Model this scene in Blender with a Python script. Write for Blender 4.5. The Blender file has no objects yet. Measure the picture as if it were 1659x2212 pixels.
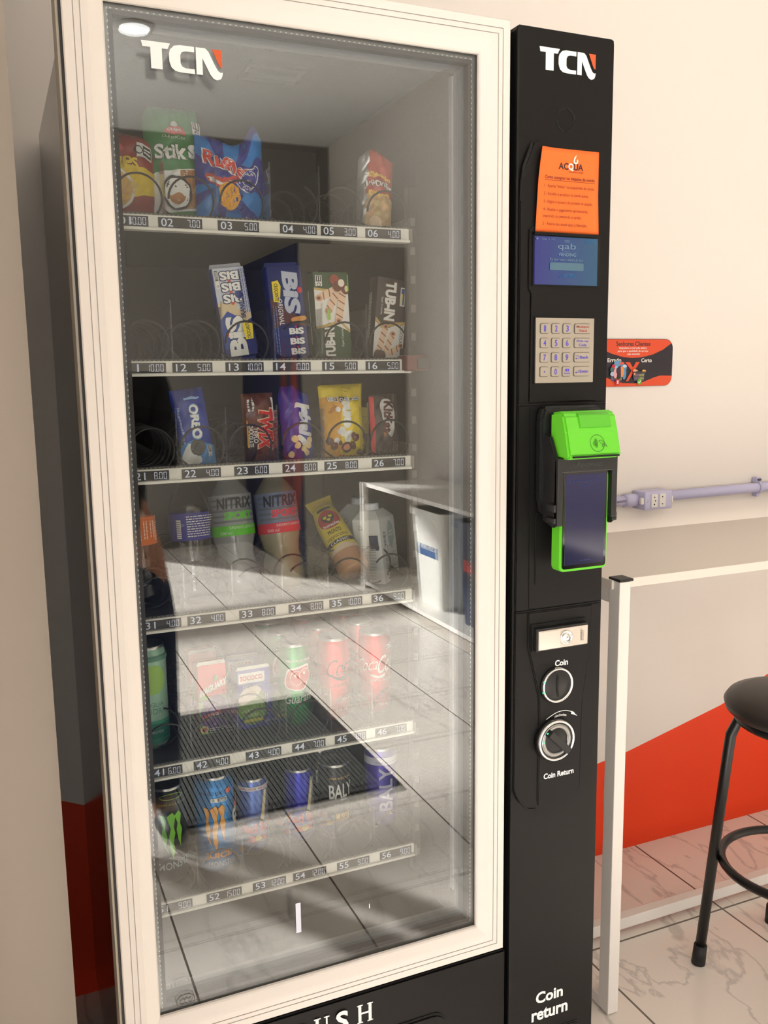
import bpy, bmesh, math, random
from mathutils import Vector, Matrix
random.seed(7)
PI = math.pi
S = bpy.context.scene
C = S.collection

# ---------------------------------------------------------------- camera, world, sun, exposure
def camera():
    yaw, pit, rol, f = math.radians(23.3766), math.radians(8.8636), math.radians(-0.7397), 1938.74
    cy, sy, cp, sp = math.cos(yaw), math.sin(yaw), math.cos(pit), math.sin(pit)
    fwd = Vector((sy*cp, cy*cp, -sp)); r0 = Vector((cy, -sy, 0)); u0 = r0.cross(fwd)
    r = math.cos(rol)*r0 + math.sin(rol)*u0; u = -math.sin(rol)*r0 + math.cos(rol)*u0
    cd = bpy.data.cameras.new('camera'); cam = bpy.data.objects.new('camera', cd); C.objects.link(cam)
    cd.sensor_fit = 'HORIZONTAL'; cd.sensor_width = 24.0; cd.lens = f/1659*24.0; cd.clip_start = 0.01
    m = Matrix((r, u, -fwd)).transposed().to_4x4(); m.translation = Vector((0, 0, 1.43))
    cam.matrix_world = m; S.camera = cam
camera()
S.view_settings.view_transform = 'Standard'; S.view_settings.look = 'None'
S.view_settings.gamma = 1.0; S.view_settings.use_curve_mapping = False
S.view_settings.exposure = -0.54
S.cycles.transparent_max_bounces = 20
S.cycles.max_bounces = 8; S.cycles.diffuse_bounces = 4; S.cycles.glossy_bounces = 4
S.cycles.sample_clamp_indirect = 6.0
w = bpy.data.worlds.new('world'); S.world = w; w.use_nodes = True
w.node_tree.nodes['Background'].inputs[0].default_value = (0.80, 0.88, 1.0, 1)
w.node_tree.nodes['Background'].inputs[1].default_value = 1.6
def light(kind, name, loc, d, energy, color=(1, 1, 1), **kw):
    l = bpy.data.lights.new(name, kind); l.energy = energy; l.color = color
    for k, v in kw.items(): setattr(l, k, v)
    o = bpy.data.objects.new(name, l); C.objects.link(o); o.location = loc
    o.rotation_euler = Vector(d).to_track_quat('-Z', 'Y').to_euler()
    return o
SUN_E = math.radians(24)
light('SUN', 'sun', (-3, -8, 5), (0.6*math.cos(SUN_E), 0.8*math.cos(SUN_E), -math.sin(SUN_E)), 34.0, (1.0, 0.97, 0.93), angle=math.radians(2.2))
light('AREA', 'storefront_daylight', (-1.0, -4.9, 1.1), (0.25, 1, -0.06), 95.0, (0.99, 0.99, 1.0), shape='RECTANGLE', size=3.4, size_y=2.0)
light('AREA', 'pavement_bounce_fill', (-2.2, -4.7, .25), (0.1, .5, .85), 44.0, (1.0, .98, .94), shape='RECTANGLE', size=3.4, size_y=.6)  # added fill lamp lifting the ceiling and upper walls
light('AREA', 'left_fill_light', (-2.9, -2.9, 1.7), (1, 0.75, -0.05), 30.0, (1.0, 0.97, 0.95), shape='RECTANGLE', size=3.0, size_y=2.4)  # added fill lamp standing inside the room, at no opening

# ---------------------------------------------------------------- materials
_m = {}
def nm(mt, t): return mt.node_tree.nodes.new(t)
def M(name, col=(.8, .8, .8), rough=.5, metal=0., spec=.5, emit=None, es=1., bump=None, coat=0., alpha=None):
    if name in _m: return _m[name]
    mt = bpy.data.materials.new(name); mt.use_nodes = True; nt = mt.node_tree
    b = nt.nodes['Principled BSDF']
    b.inputs['Base Color'].default_value = (*col, 1); b.inputs['Roughness'].default_value = rough
    b.inputs['Metallic'].default_value = metal; b.inputs['Specular IOR Level'].default_value = spec
    b.inputs['Coat Weight'].default_value = coat
    if emit: b.inputs['Emission Color'].default_value = (*emit, 1); b.inputs['Emission Strength'].default_value = es
    if bump:
        sc, st, dist = bump
        tc = nm(mt, 'ShaderNodeTexCoord'); no = nm(mt, 'ShaderNodeTexNoise'); bp = nm(mt, 'ShaderNodeBump')
        no.inputs['Scale'].default_value = sc; no.inputs['Detail'].default_value = 3
        bp.inputs['Strength'].default_value = st; bp.inputs['Distance'].default_value = dist
        nt.links.new(tc.outputs['Object'], no.inputs['Vector']); nt.links.new(no.outputs['Fac'], bp.inputs['Height'])
        nt.links.new(bp.outputs['Normal'], b.inputs['Normal'])
    _m[name] = mt; return mt
def srgb(r, g, b):
    f = lambda c: (c/255/12.92) if c/255 <= .04045 else ((c/255+.055)/1.055)**2.4
    return (f(r), f(g), f(b))
def K(r, g, b, rough=.45, metal=0.): # a printed ink colour
    return M('ink_%d_%d_%d_%d_%d' % (r, g, b, rough*100, metal*100), srgb(r, g, b), rough, metal)
def thin(name, tint, r0, gloss=(1, 1, 1), haze=0., hazecol=(1, 1, 1), rough=0.0):
    """clear sheet: Schlick reflection over straight transmission, optional milky share"""
    mt = bpy.data.materials.new(name); mt.use_nodes = True; nt = mt.node_tree; nt.nodes.clear()
    out = nm(mt, 'ShaderNodeOutputMaterial'); tr = nm(mt, 'ShaderNodeBsdfTransparent'); gl = nm(mt, 'ShaderNodeBsdfGlossy')
    mix = nm(mt, 'ShaderNodeMixShader'); geo = nm(mt, 'ShaderNodeNewGeometry'); dot = nm(mt, 'ShaderNodeVectorMath')
    dot.operation = 'DOT_PRODUCT'; tr.inputs[0].default_value = (*tint, 1); gl.inputs[0].default_value = (*gloss, 1); gl.inputs['Roughness'].default_value = rough
    def mathn(op, a, b=None):
        n = nm(mt, 'ShaderNodeMath'); n.operation = op
        for i, v in enumerate((a, b)):
            if v is None: continue
            if isinstance(v, (int, float)): n.inputs[i].default_value = v
            else: nt.links.new(v, n.inputs[i])
        return n.outputs[0]
    nt.links.new(geo.outputs['Normal'], dot.inputs[0]); nt.links.new(geo.outputs['Incoming'], dot.inputs[1])
    c = mathn('ABSOLUTE', dot.outputs['Value']); f = mathn('POWER', mathn('SUBTRACT', 1.0, c), 5.0)
    r = mathn('ADD', mathn('MULTIPLY', f, 1-r0), r0)
    nt.links.new(r, mix.inputs[0]); nt.links.new(gl.outputs[0], mix.inputs[2])
    if haze > 0:
        df = nm(mt, 'ShaderNodeBsdfDiffuse'); df.inputs[0].default_value = (*hazecol, 1)
        m2 = nm(mt, 'ShaderNodeMixShader'); m2.inputs[0].default_value = haze
        nt.links.new(tr.outputs[0], m2.inputs[1]); nt.links.new(df.outputs[0], m2.inputs[2]); nt.links.new(m2.outputs[0], mix.inputs[1])
    else: nt.links.new(tr.outputs[0], mix.inputs[1])
    nt.links.new(mix.outputs[0], out.inputs[0]); _m[name] = mt; return mt

WHITE_FRAME = M('warm_white_plastic', srgb(224, 217, 209), .36)
GROOVE = M('groove_grey', srgb(196, 189, 181), .6)
BLACK = M('satin_black_metal', srgb(15, 14, 13), .42, spec=.22, bump=(900, .12, .0004))
BLACK2 = M('deep_black_plastic', srgb(22, 22, 22), .5)
GAP = M('gap_black', srgb(8, 8, 8), .8)
RUBBER = M('rubber_black', srgb(24, 24, 25), .6)
SILVER = M('chrome_metal', (.75, .75, .74), .16, 1.)
ALU = M('brushed_aluminium', srgb(176, 168, 154), .42, .6, bump=(300, .1, .0004))
STUCCO = M('stucco_aluminium', srgb(44, 46, 48), .8, 0., spec=.1, bump=(260, .6, .002))
INNER_DARK = M('dark_liner', srgb(40, 40, 39), .6)
GLASS = thin('window_glass', (.985, .99, .985), 0.062, gloss=(.95, .98, 1.0))
PET = thin('clear_pet_plastic', (.90, .92, .94), .07)
PET_MILK = thin('cloudy_pet_plastic', (.90, .92, .93), .06, haze=.35, hazecol=(.75, .77, .78))
PET_YELLOW = thin('pale_yellow_bottle_plastic', (.92, .85, .62), .06, haze=.4, hazecol=(.82, .74, .48))
DIVIDER = thin('clear_divider_plastic', (.93, .94, .94), .05, haze=.06, hazecol=(.5, .5, .5))
WHITE_PAINT = M('white_painted_steel', srgb(236, 230, 222), .35)

def wall_mat():
    mt = M('painted_wall', srgb(234, 226, 217), .55, bump=(40, .12, .002)); return mt
WALL = wall_mat()
def backwall_mat():
    """cream above, orange triangle-edged mural below: one painted wall, colour by place on the wall"""
    mt = bpy.data.materials.new('painted_mural_wall'); mt.use_nodes = True; nt = mt.node_tree; b = nt.nodes['Principled BSDF']
    geo = nm(mt, 'ShaderNodeNewGeometry'); sep = nm(mt, 'ShaderNodeSeparateXYZ'); nt.links.new(geo.outputs['Position'], sep.inputs[0])
    ramp = nm(mt, 'ShaderNodeValToRGB'); ramp.color_ramp.interpolation = 'LINEAR'
    mr = nm(mt, 'ShaderNodeMapRange'); mr.inputs[1].default_value = -1; mr.inputs[2].default_value = 4
    nt.links.new(sep.outputs['X'], mr.inputs[0]); nt.links.new(mr.outputs[0], ramp.inputs[0])
    pts = [(-1, 0.93), (0.08, .487), (0.62, .245), (1.40, .252), (1.544, .291), (1.655, .309), (2.009, .395), (2.2, .468), (4, 1.15)]
    cr = ramp.color_ramp
    while len(cr.elements) < len(pts): cr.elements.new(.5)
    for e, (x, z) in zip(cr.elements, pts):
        e.position = (x+1)/5; e.color = (z, z, z, 1)
    lt = nm(mt, 'ShaderNodeMath'); lt.operation = 'LESS_THAN'
    nt.links.new(sep.outputs['Z'], lt.inputs[0]); nt.links.new(ramp.outputs[0], lt.inputs[1])
    mix = nm(mt, 'ShaderNodeMix'); mix.data_type = 'RGBA'
    mix.inputs[6].default_value = (*srgb(234, 226, 217), 1); mix.inputs[7].default_value = (*srgb(238, 62, 6), 1)
    nt.links.new(lt.outputs[0], mix.inputs[0]); nt.links.new(mix.outputs[2], b.inputs['Base Color'])
    b.inputs['Roughness'].default_value = .5; _m['mural'] = mt; return mt
def tile_mat():
    mt = bpy.data.materials.new('marbled_floor_tile'); mt.use_nodes = True; nt = mt.node_tree; b = nt.nodes['Principled BSDF']
    tc = nm(mt, 'ShaderNodeNewGeometry'); sep = nm(mt, 'ShaderNodeSeparateXYZ'); nt.links.new(tc.outputs['Position'], sep.inputs[0])
    def mathn(op, a, b_=None):
        n = nm(mt, 'ShaderNodeMath'); n.operation = op
        for i, v in enumerate((a, b_)):
            if v is None: continue
            if isinstance(v, (int, float)): n.inputs[i].default_value = v
            else: nt.links.new(v, n.inputs[i])
        return n.outputs[0]
    def line(out, off, T):
        a = mathn('ADD', out, off); fr = mathn('FRACT', mathn('DIVIDE', a, T))
        d = mathn('ABSOLUTE', mathn('SUBTRACT', fr, .5)); return mathn('GREATER_THAN', d, .5-.0028/T)
    T = .4515
    gx = line(sep.outputs['X'], -.339+T*20, T); gy = line(sep.outputs['Y'], -1.672+T*30, T)
    g = mathn('MAXIMUM', gx, gy)
    no = nm(mt, 'ShaderNodeTexNoise'); no.inputs['Scale'].default_value = 2.6; no.inputs['Detail'].default_value = 7; no.inputs['Distortion'].default_value = .5
    mp = nm(mt, 'ShaderNodeMapping'); mp.inputs['Scale'].default_value = (1.9, .8, 1); mp.inputs['Rotation'].default_value = (0, 0, .5)
    nt.links.new(tc.outputs['Position'], mp.inputs[0]); nt.links.new(mp.outputs[0], no.inputs['Vector'])
    vein = nm(mt, 'ShaderNodeValToRGB'); cr = vein.color_ramp
    cr.elements[0].position = .482; cr.elements[0].color = (*srgb(240, 231, 221), 1)
    cr.elements[1].position = .512; cr.elements[1].color = (*srgb(240, 231, 221), 1)
    e = cr.elements.new(.497); e.color = (*srgb(206, 198, 190), 1)
    nt.links.new(no.outputs['Fac'], vein.inputs[0])
    mix = nm(mt, 'ShaderNodeMix'); mix.data_type = 'RGBA'; nt.links.new(g, mix.inputs[0]); nt.links.new(vein.outputs[0], mix.inputs[6])
    mix.inputs[7].default_value = (*srgb(112, 104, 94), 1); nt.links.new(mix.outputs[2], b.inputs['Base Color'])
    b.inputs['Roughness'].default_value = .22; b.inputs['Specular IOR Level'].default_value = .4; return mt
TILE = tile_mat(); MURAL = backwall_mat()

# ---------------------------------------------------------------- geometry helpers
class MB:
    def __init__(s): s.bm = bmesh.new(); s.mats = []
    def mi(s, m):
        if m not in s.mats: s.mats.append(m)
        return s.mats.index(m)
    def faces(s, pts, fs, m, smooth=False):
        vs = [s.bm.verts.new(p) for p in pts]; i = s.mi(m)
        for f in fs:
            try:
                q = s.bm.faces.new([vs[k] for k in f]); q.material_index = i; q.smooth = smooth
            except ValueError: pass
        return vs
    def box(s, x0, x1, y0, y1, z0, z1, m, bev=0.):
        t = bmesh.new(); bmesh.ops.create_cube(t, size=1)
        for v in t.verts: v.co = Vector(((x0+x1)/2+v.co.x*(x1-x0), (y0+y1)/2+v.co.y*(y1-y0), (z0+z1)/2+v.co.z*(z1-z0)))
        if bev: bmesh.ops.bevel(t, geom=t.edges[:], offset=bev, segments=2, affect='EDGES', profile=.6)
        s.merge(t, m, bool(bev) and bev > .002)
    def merge(s, t, m, smooth=False, mat=None):
        if mat is not None: t.transform(mat)
        t.verts.index_update(); s.faces([v.co.copy() for v in t.verts], [[v.index for v in f.verts] for f in t.faces], m, smooth); t.free()
    def prism(s, pts, y0, y1, m, bev=0., plane='xz', smooth=False):
        """outline in a plane, pushed from y0 to y1 along the third axis"""
        def P(a, b, c): return Vector((a, c, b)) if plane == 'xz' else (Vector((c, a, b)) if plane == 'yz' else Vector((a, b, c)))
        t = bmesh.new(); n = len(pts)
        A = [t.verts.new(P(a, b, y0)) for a, b in pts]; B = [t.verts.new(P(a, b, y1)) for a, b in pts]
        t.faces.new(A); t.faces.new(B[::-1])
        for i in range(n): t.faces.new([A[i], B[i], B[(i+1) % n], A[(i+1) % n]])
        bmesh.ops.recalc_face_normals(t, faces=t.faces[:])
        if bev: bmesh.ops.bevel(t, geom=t.edges[:], offset=bev, segments=2, affect='EDGES', clamp_overlap=True)
        s.merge(t, m, smooth)
    def lathe(s, prof, m, c=(0, 0, 0), axis='z', n=32, smooth=True, cap=True):
        pts = []; fs = []
        for r, h in prof:
            for i in range(n):
                a = 2*PI*i/n; q = (r*math.cos(a), r*math.sin(a), h)
                if axis == 'y': q = (q[0], h, q[1])
                if axis == 'x': q = (h, q[0], q[1])
                pts.append(Vector(q)+Vector(c))
        for k in range(len(prof)-1):
            for i in range(n):
                j = (i+1) % n; fs.append([k*n+i, k*n+j, (k+1)*n+j, (k+1)*n+i])
        if cap: fs.append(list(range(n))[::-1]); fs.append([(len(prof)-1)*n+i for i in range(n)])
        s.faces(pts, fs, m, smooth)
    def tube(s, path, r, m, n=8, closed=False, cap=True):
        path = [Vector(p) for p in path]; N = len(path); pts = []; fs = []; up = None
        for k in range(N):
            a = path[k-1] if (k > 0 or closed) else path[k]; b = path[(k+1) % N] if (k < N-1 or closed) else path[k]
            t = (b-a).normalized()
            if up is None: up = t.orthogonal().normalized()
            up = (up-t*up.dot(t)).normalized(); sd = t.cross(up); rr = r[k] if isinstance(r, (list, tuple)) else r
            for i in range(n):
                an = 2*PI*i/n; pts.append(path[k]+up*math.cos(an)*rr+sd*math.sin(an)*rr)
        for k in range(N if closed else N-1):
            q = (k+1) % N
            for i in range(n): fs.append([k*n+i, k*n+(i+1) % n, q*n+(i+1) % n, q*n+i])
        if cap and not closed: fs.append(list(range(n))[::-1]); fs.append([(N-1)*n+i for i in range(n)])
        s.faces(pts, fs, m, True)
    def done(s, name, parent=None, loc=None, fixn=True):
        if fixn: bmesh.ops.recalc_face_normals(s.bm, faces=s.bm.faces[:])
        me = bpy.data.meshes.new(name); s.bm.to_mesh(me); s.bm.free()
        for m in s.mats: me.materials.append(m)
        o = bpy.data.objects.new(name, me); C.objects.link(o)
        if parent: o.parent = parent
        if loc: o.location = loc
        return o
def tag(o, label, cat, group=None):
    o['label'] = label; o['category'] = cat
    if group: o['group'] = group
    return o
def struct(o): o['kind'] = 'structure'; return o
def empty(name, loc=(0, 0, 0), rot=(0, 0, 0)):
    o = bpy.data.objects.new(name, None); C.objects.link(o); o.location = loc; o.rotation_euler = rot; o.empty_display_size = .05; return o

_tc = {}
def glyphs(s, bold=0., font_shear=0.):
    k = (s, bold, font_shear)
    if k in _tc: return _tc[k]
    cu = bpy.data.curves.new('t', 'FONT'); cu.body = s; cu.size = 1; cu.offset = bold; cu.shear = font_shear; cu.resolution_u = 3
    ob = bpy.data.objects.new('t', cu); me = ob.to_mesh()
    v = [(p.co.x, p.co.y) for p in me.vertices]; f = [list(p.vertices) for p in me.polygons]
    ob.to_mesh_clear(); bpy.data.objects.remove(ob); bpy.data.curves.remove(cu)
    if not v: v = [(0, 0)]
    x0, x1 = min(p[0] for p in v), max(p[0] for p in v); y0, y1 = min(p[1] for p in v), max(p[1] for p in v)
    v = [((a-(x0+x1)/2)/max(x1-x0, 1e-6), (b-(y0+y1)/2)/max(y1-y0, 1e-6)) for a, b in v]
    _tc[k] = (v, f); return _tc[k]
def smoothpoly(pts, n=5):
    """closed Catmull-Rom outline through pts"""
    out = []; N = len(pts)
    for i in range(N):
        p0, p1, p2, p3 = (Vector(pts[(i+j-1) % N]) for j in range(4))
        for k in range(n):
            t = k/n; out.append(tuple(.5*((2*p1)+(p2-p0)*t+(2*p0-5*p1+4*p2-p3)*t*t+(3*p1-p0-3*p2+p3)*t**3)))
    return out
def ell(cx, cy, rx, ry, n=24, a0=0, a1=2*PI): return [(cx+rx*math.cos(a0+(a1-a0)*i/n), cy+ry*math.sin(a0+(a1-a0)*i/n)) for i in range(n)]
def rrect(x0, y0, x1, y1, r, n=4):
    o = []
    for cx, cy, a in ((x1-r, y1-r, 0), (x0+r, y1-r, PI/2), (x0+r, y0+r, PI), (x1-r, y0+r, 1.5*PI)):
        o += [(cx+r*math.cos(a+PI/2*i/n), cy+r*math.sin(a+PI/2*i/n)) for i in range(n+1)]
    return o
class Art:
    """prints flat shapes onto a surface fn(u,v)->point; each layer sits a hair further out"""
    def __init__(s, fn, step=None, lift=.0004, clip=None): s.fn = fn; s.mb = MB(); s.step = step; s.lift = lift; s.n = 0; s.clip = clip
    def _put(s, v2, fs, m, z=None):
        t = bmesh.new(); vs = [t.verts.new((a, b, 0)) for a, b in v2]
        for f in fs:
            try: t.faces.new([vs[i] for i in f])
            except ValueError: pass
        if s.step:
            bmesh.ops.triangulate(t, faces=t.faces[:])
            for _ in range(6):
                E = [e for e in t.edges if e.calc_length() > s.step]
                if not E: break
                bmesh.ops.subdivide_edges(t, edges=E, cuts=1); bmesh.ops.triangulate(t, faces=[f for f in t.faces if len(f.verts) > 3])
        if s.clip:
            x0, x1, y0, y1 = s.clip
            for co, no in (((x0, 0, 0), (-1, 0, 0)), ((x1, 0, 0), (1, 0, 0)), ((0, y0, 0), (0, -1, 0)), ((0, y1, 0), (0, 1, 0))):
                bmesh.ops.bisect_plane(t, geom=t.verts[:]+t.edges[:]+t.faces[:], plane_co=co, plane_no=no, clear_outer=True)
        s.n += 1; h = s.lift*(s.n*.35+.8) if z is None else z
        for v in t.verts:
            u, w = v.co.x, v.co.y; p = Vector(s.fn(u, w)); e = .0008
            nrm = (Vector(s.fn(u+e, w))-Vector(s.fn(u-e, w))).cross(Vector(s.fn(u, w+e))-Vector(s.fn(u, w-e)))
            v.co = p+(nrm.normalized() if nrm.length > 1e-12 else Vector((0, -1, 0)))*h
        s.mb.merge(t, m)
        return s
    def poly(s, pts, m): return s._put(pts, [list(range(len(pts)))], m)
    def rect(s, x0, y0, x1, y1, m): return s.poly([(x0, y0), (x1, y0), (x1, y1), (x0, y1)], m)
    def ellipse(s, cx, cy, rx, ry, m, n=24): return s.poly(ell(cx, cy, rx, ry, n), m)
    def ring(s, cx, cy, rx, ry, t, m, n=28, a0=0, a1=2*PI):
        A = [(cx+rx*math.cos(a0+(a1-a0)*i/n), cy+ry*math.sin(a0+(a1-a0)*i/n)) for i in range(n+1)]
        B = [(cx+(rx-t)*math.cos(a0+(a1-a0)*i/n), cy+(ry-t)*math.sin(a0+(a1-a0)*i/n)) for i in range(n+1)]
        return s._put(A+B, [[i, i+1, n+2+i, n+1+i] for i in range(n)], m)
    def line(s, pts, t, m):
        L = []; R = []
        for i, p in enumerate(pts):
            a = Vector(pts[max(i-1, 0)]); b = Vector(pts[min(i+1, len(pts)-1)]); d = (b-a).normalized(); nn = Vector((-d.y, d.x))*t/2
            L.append(tuple(Vector(p)+nn)); R.append(tuple(Vector(p)-nn))
        n = len(pts); return s._put(L+R, [[i, i+1, n+i+1, n+i] for i in range(n-1)], m)
    def text(s, txt, cx, cy, w_, h, m, rot=0., bold=0., shear=0., slope=0., arc=0.):
        v, f = glyphs(txt, bold, shear); c, sn = math.cos(rot), math.sin(rot); o = []
        for a, b in v:
            x, y = a*w_, b*h+slope*a*w_-arc*a*a*w_
            o.append((cx+x*c-y*sn, cy+x*sn+y*c))
        return s._put(o, f, m)
    def outlined(s, txt, cx, cy, w_, h, m, om, t=.02, **k):
        b = k.pop('bold', 0.)
        s.text(txt, cx, cy, w_*(1+t*2), h*(1+t*4), om, bold=b+t, **k); return s.text(txt, cx, cy, w_, h, m, bold=b, **k)
    def block(s, x0, y0, x1, y1, rows, m, rot=0, seed=1):
        """fine print: rows of small words too small to read"""
        rnd = random.Random(seed)
        for r in range(rows):
            if not rot:
                y = y1-(y1-y0)*(r+.5)/rows; x = x0
                while x < x1-.001:
                    L = min(rnd.uniform(.002, .006), x1-x); s.rect(x, y-(y1-y0)/rows*.22, x+L, y+(y1-y0)/rows*.22, m); x += L+.001
            else:
                x = x0+(x1-x0)*(r+.5)/rows; y = y0
                while y < y1-.001:
                    L = min(rnd.uniform(.002, .006), y1-y); s.rect(x-(x1-x0)/rows*.22, y, x+(x1-x0)/rows*.22, y+L, m); y += L+.001
        return s
    def stamp(s, x0, y0, x1, y1, m1, m2, rot=False):
        """magnifier warning box found on food packs: white box with a dark panel"""
        s.rect(x0, y0, x1, y1, m1); dx, dy = x1-x0, y1-y0
        if dx > dy: s.rect(x0+dx*.42, y0+dy*.12, x1-dx*.04, y1-dy*.12, m2); s.ring(x0+dx*.14, y0+dy*.5, dy*.3, dy*.3, dy*.1, m2, 10); s.rect(x0+dx*.48, y0+dy*.55, x1-dx*.1, y0+dy*.68, m1); s.rect(x0+dx*.48, y0+dy*.28, x1-dx*.1, y0+dy*.42, m1)
        else: s.rect(x0+dx*.12, y0+dy*.42, x1-dx*.12, y1-dy*.04, m2); s.ring(x0+dx*.5, y0+dy*.14, dx*.3, dx*.3, dx*.1, m2, 10); s.rect(x0+dx*.28, y0+dy*.5, x0+dx*.42, y1-dy*.1, m1); s.rect(x0+dx*.58, y0+dy*.5, x0+dx*.72, y1-dy*.1, m1)
        return s
    def done(s, name, parent): return s.mb.done(name, parent, fixn=False)
def planeXZ(ox, oy, oz): return lambda u, v: (ox+u, oy, oz+v)

def tcn_logo(a, cx, cy, w_, wm, om):
    k = w_/10.
    T = [(0, 4.0), (3.55, 4.0), (3.2, 3.3), (2.5, 3.3), (2.5, .85), (1.1, .85), (1.1, 3.3), (.15, 3.3)]
    Cc = [(6.5, 3.95), (4.7, 3.95), (4.0, 3.8), (3.5, 3.3), (3.35, 2.8), (3.35, 1.9), (3.6, 1.2), (4.1, .85), (4.8, .75), (6.5, .75), (6.5, 1.3), (5.4, 1.3), (4.95, 1.45), (4.75, 1.8), (4.75, 2.8), (4.95, 3.15), (5.4, 3.3), (6.5, 3.3)]
    N = [(6.7, 3.95), (7.9, 3.95), (8.3, 3.6), (9.1, 2.0), (9.45, 1.45), (9.75, 1.25), (10.05, 1.3), (10.0, .9), (9.8, .5), (9.3, .3), (8.85, .45), (8.45, .9), (7.5, 2.75), (7.5, .75), (6.7, .75)]
    O = [(8.75, 3.95), (10, 3.95), (10, 1.85), (9.75, 1.9), (9.5, 2.3)]
    for p, m in ((T, wm), (Cc, wm), (N, wm), (O, om)): a.poly([(cx+(x-5)*k, cy+(y-2.2)*k) for x, y in p], m)

SEG = {'0': 'abcdef', '1': 'bc', '2': 'abged', '3': 'abgcd', '4': 'fgbc', '5': 'afgcd', '6': 'afgedc', '7': 'abc', '8': 'abcdefg', '9': 'abcdfg'}
def seven(a, s, x, y, h, m):
    """seven-segment price, right-aligned at x"""
    w_ = h*.46; t = h*.085; x0 = x-(len(s.replace('.', '')))*(w_+t*1.6)-t*1.5
    for ch in s:
        if ch == '.': a.rect(x0-t*.6, y, x0+t*.7, y+t*1.4, m); x0 += t*1.2; continue
        g = t*.5
        R = dict(a=(x0+g, y+h-t, x0+w_-g, y+h), d=(x0+g, y, x0+w_-g, y+t), g=(x0+g, y+h/2-t/2, x0+w_-g, y+h/2+t/2), f=(x0, y+h/2+g, x0+t, y+h-g), b=(x0+w_-t, y+h/2+g, x0+w_, y+h-g), e=(x0, y+g, x0+t, y+h/2-g), c=(x0+w_-t, y+g, x0+w_, y+h/2-g))
        for q in SEG[ch]: a.rect(*R[q], m)
        x0 += w_+t*1.6

# ================================================================ THE ROOM
def box_struct(name, x0, x1, y0, y1, z0, z1, m):
    b = MB(); b.box(x0, x1, y0, y1, z0, z1, m); return struct(b.done(name))
box_struct('floor', -5.2, 2.9, -8, 2.12, -.08, 0, TILE)
box_struct('wall_back', -5.2, 2.9, 2.03, 2.13, 0, 3.3, MURAL)
box_struct('wall_right', 2.75, 2.85, -5.1, 2.03, 0, 3.3, WALL)
box_struct('wall_left', -5.2, -5.1, -5.1, 2.03, 0, 3.3, WALL)
box_struct('unseen_shade_wall', -.16, -.06, .50, 1.30, 0, 3.3, WALL)  # unseen wall added to keep light off the partition
box_struct('wall_partition', -5.1, .05, 1.30, 1.38, 0, 3.3, M('beige_grey_partition', srgb(182, 172, 160), .6))  # partition base colour darker than the other walls
box_struct('ceiling', -5.2, 2.85, -5.1, 2.13, 3.3, 3.4, M('ceiling_white', srgb(247, 246, 243), .8, bump=(90, .6, .004)))
# the shop front: solid pier on the right, wide opening on the left, bars set to cast shadow bands on the floor
b = MB(); FR = M('shopfront_dark', srgb(50, 50, 54), .6)
PI_ = M('shopfront_pier', srgb(140, 136, 130), .7); b.box(.75, 2.75, -5.1, -5.0, 0, 3.3, PI_); b.box(-.6, .75, -5.1, -5.0, 2.1, 3.3, PI_)  # panel over the opening added to keep sun off the right wall
for z0, z1 in ((1.20, 1.52), (2.78, 2.89), (2.94, 2.99)): b.box(-5.1, .75 if z0 < 2 else -.6, -5.08, -5.02, z0, z1, FR)
struct(b.done('wall_front'))
# blue printed closet side with orange flames, seen mirrored in the glass
b = MB(); b.box(1.955, 2.745, -4.995, -3.47, 0.001, 2.29, M('closet_grey', srgb(150, 146, 140), .6)); b.box(1.94, 1.955, -4.995, -3.47, .001, 2.29, M('navy_panel', srgb(12, 20, 56), .45)); pn = b.done('printed_wing_panel')
tag(pn, 'tall navy panel with orange flames, mirrored behind the dark blue wafer pack', 'panel')
a = Art(lambda u, v: (1.94, -3.47-u, v), .3)
for off, c in ((-.12, K(120, 36, 20)), (.12, K(96, 28, 18))):
    a.poly(smoothpoly([(.25+off, 0), (.5+off, 0), (.42+off, .4), (.3+off, .8), (.34+off, 1.2), (.22+off, 1.7), (.16+off, 1.3), (.1+off, .8), (.22+off, .4)]), c)
a.done('printed_flames', pn)
a = Art(lambda u, v: (2.745, -u, v)); a.text('ACQUA', .4, 1.42, .95, .2, K(30, 52, 96), bold=.02)
tag(a.done('wall_lettering', None), 'blue lettering on the right wall, mirrored at the glass edge', 'lettering')
# ceiling lamps (recessed rounds)
def downlight(x, y, label):
    b = MB(); b.lathe([(.100, 3.296), (.100, 3.285), (.082, 3.283), (.082, 3.29)], WHITE_PAINT, (x, y, 0)); t = b.done('recessed_lamp')
    b = MB(); b.lathe([(.080, 3.286), (.080, 3.282)], M('lamp_glow', (1, 1, 1), emit=(1, .98, .94), es=9.), (x, y, 0)); b.done('diffuser', t)
    return tag(t, label, 'lamp')
downlight(.857, -2.87, 'round white ceiling lamp mirrored at top left of the glass')

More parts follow.
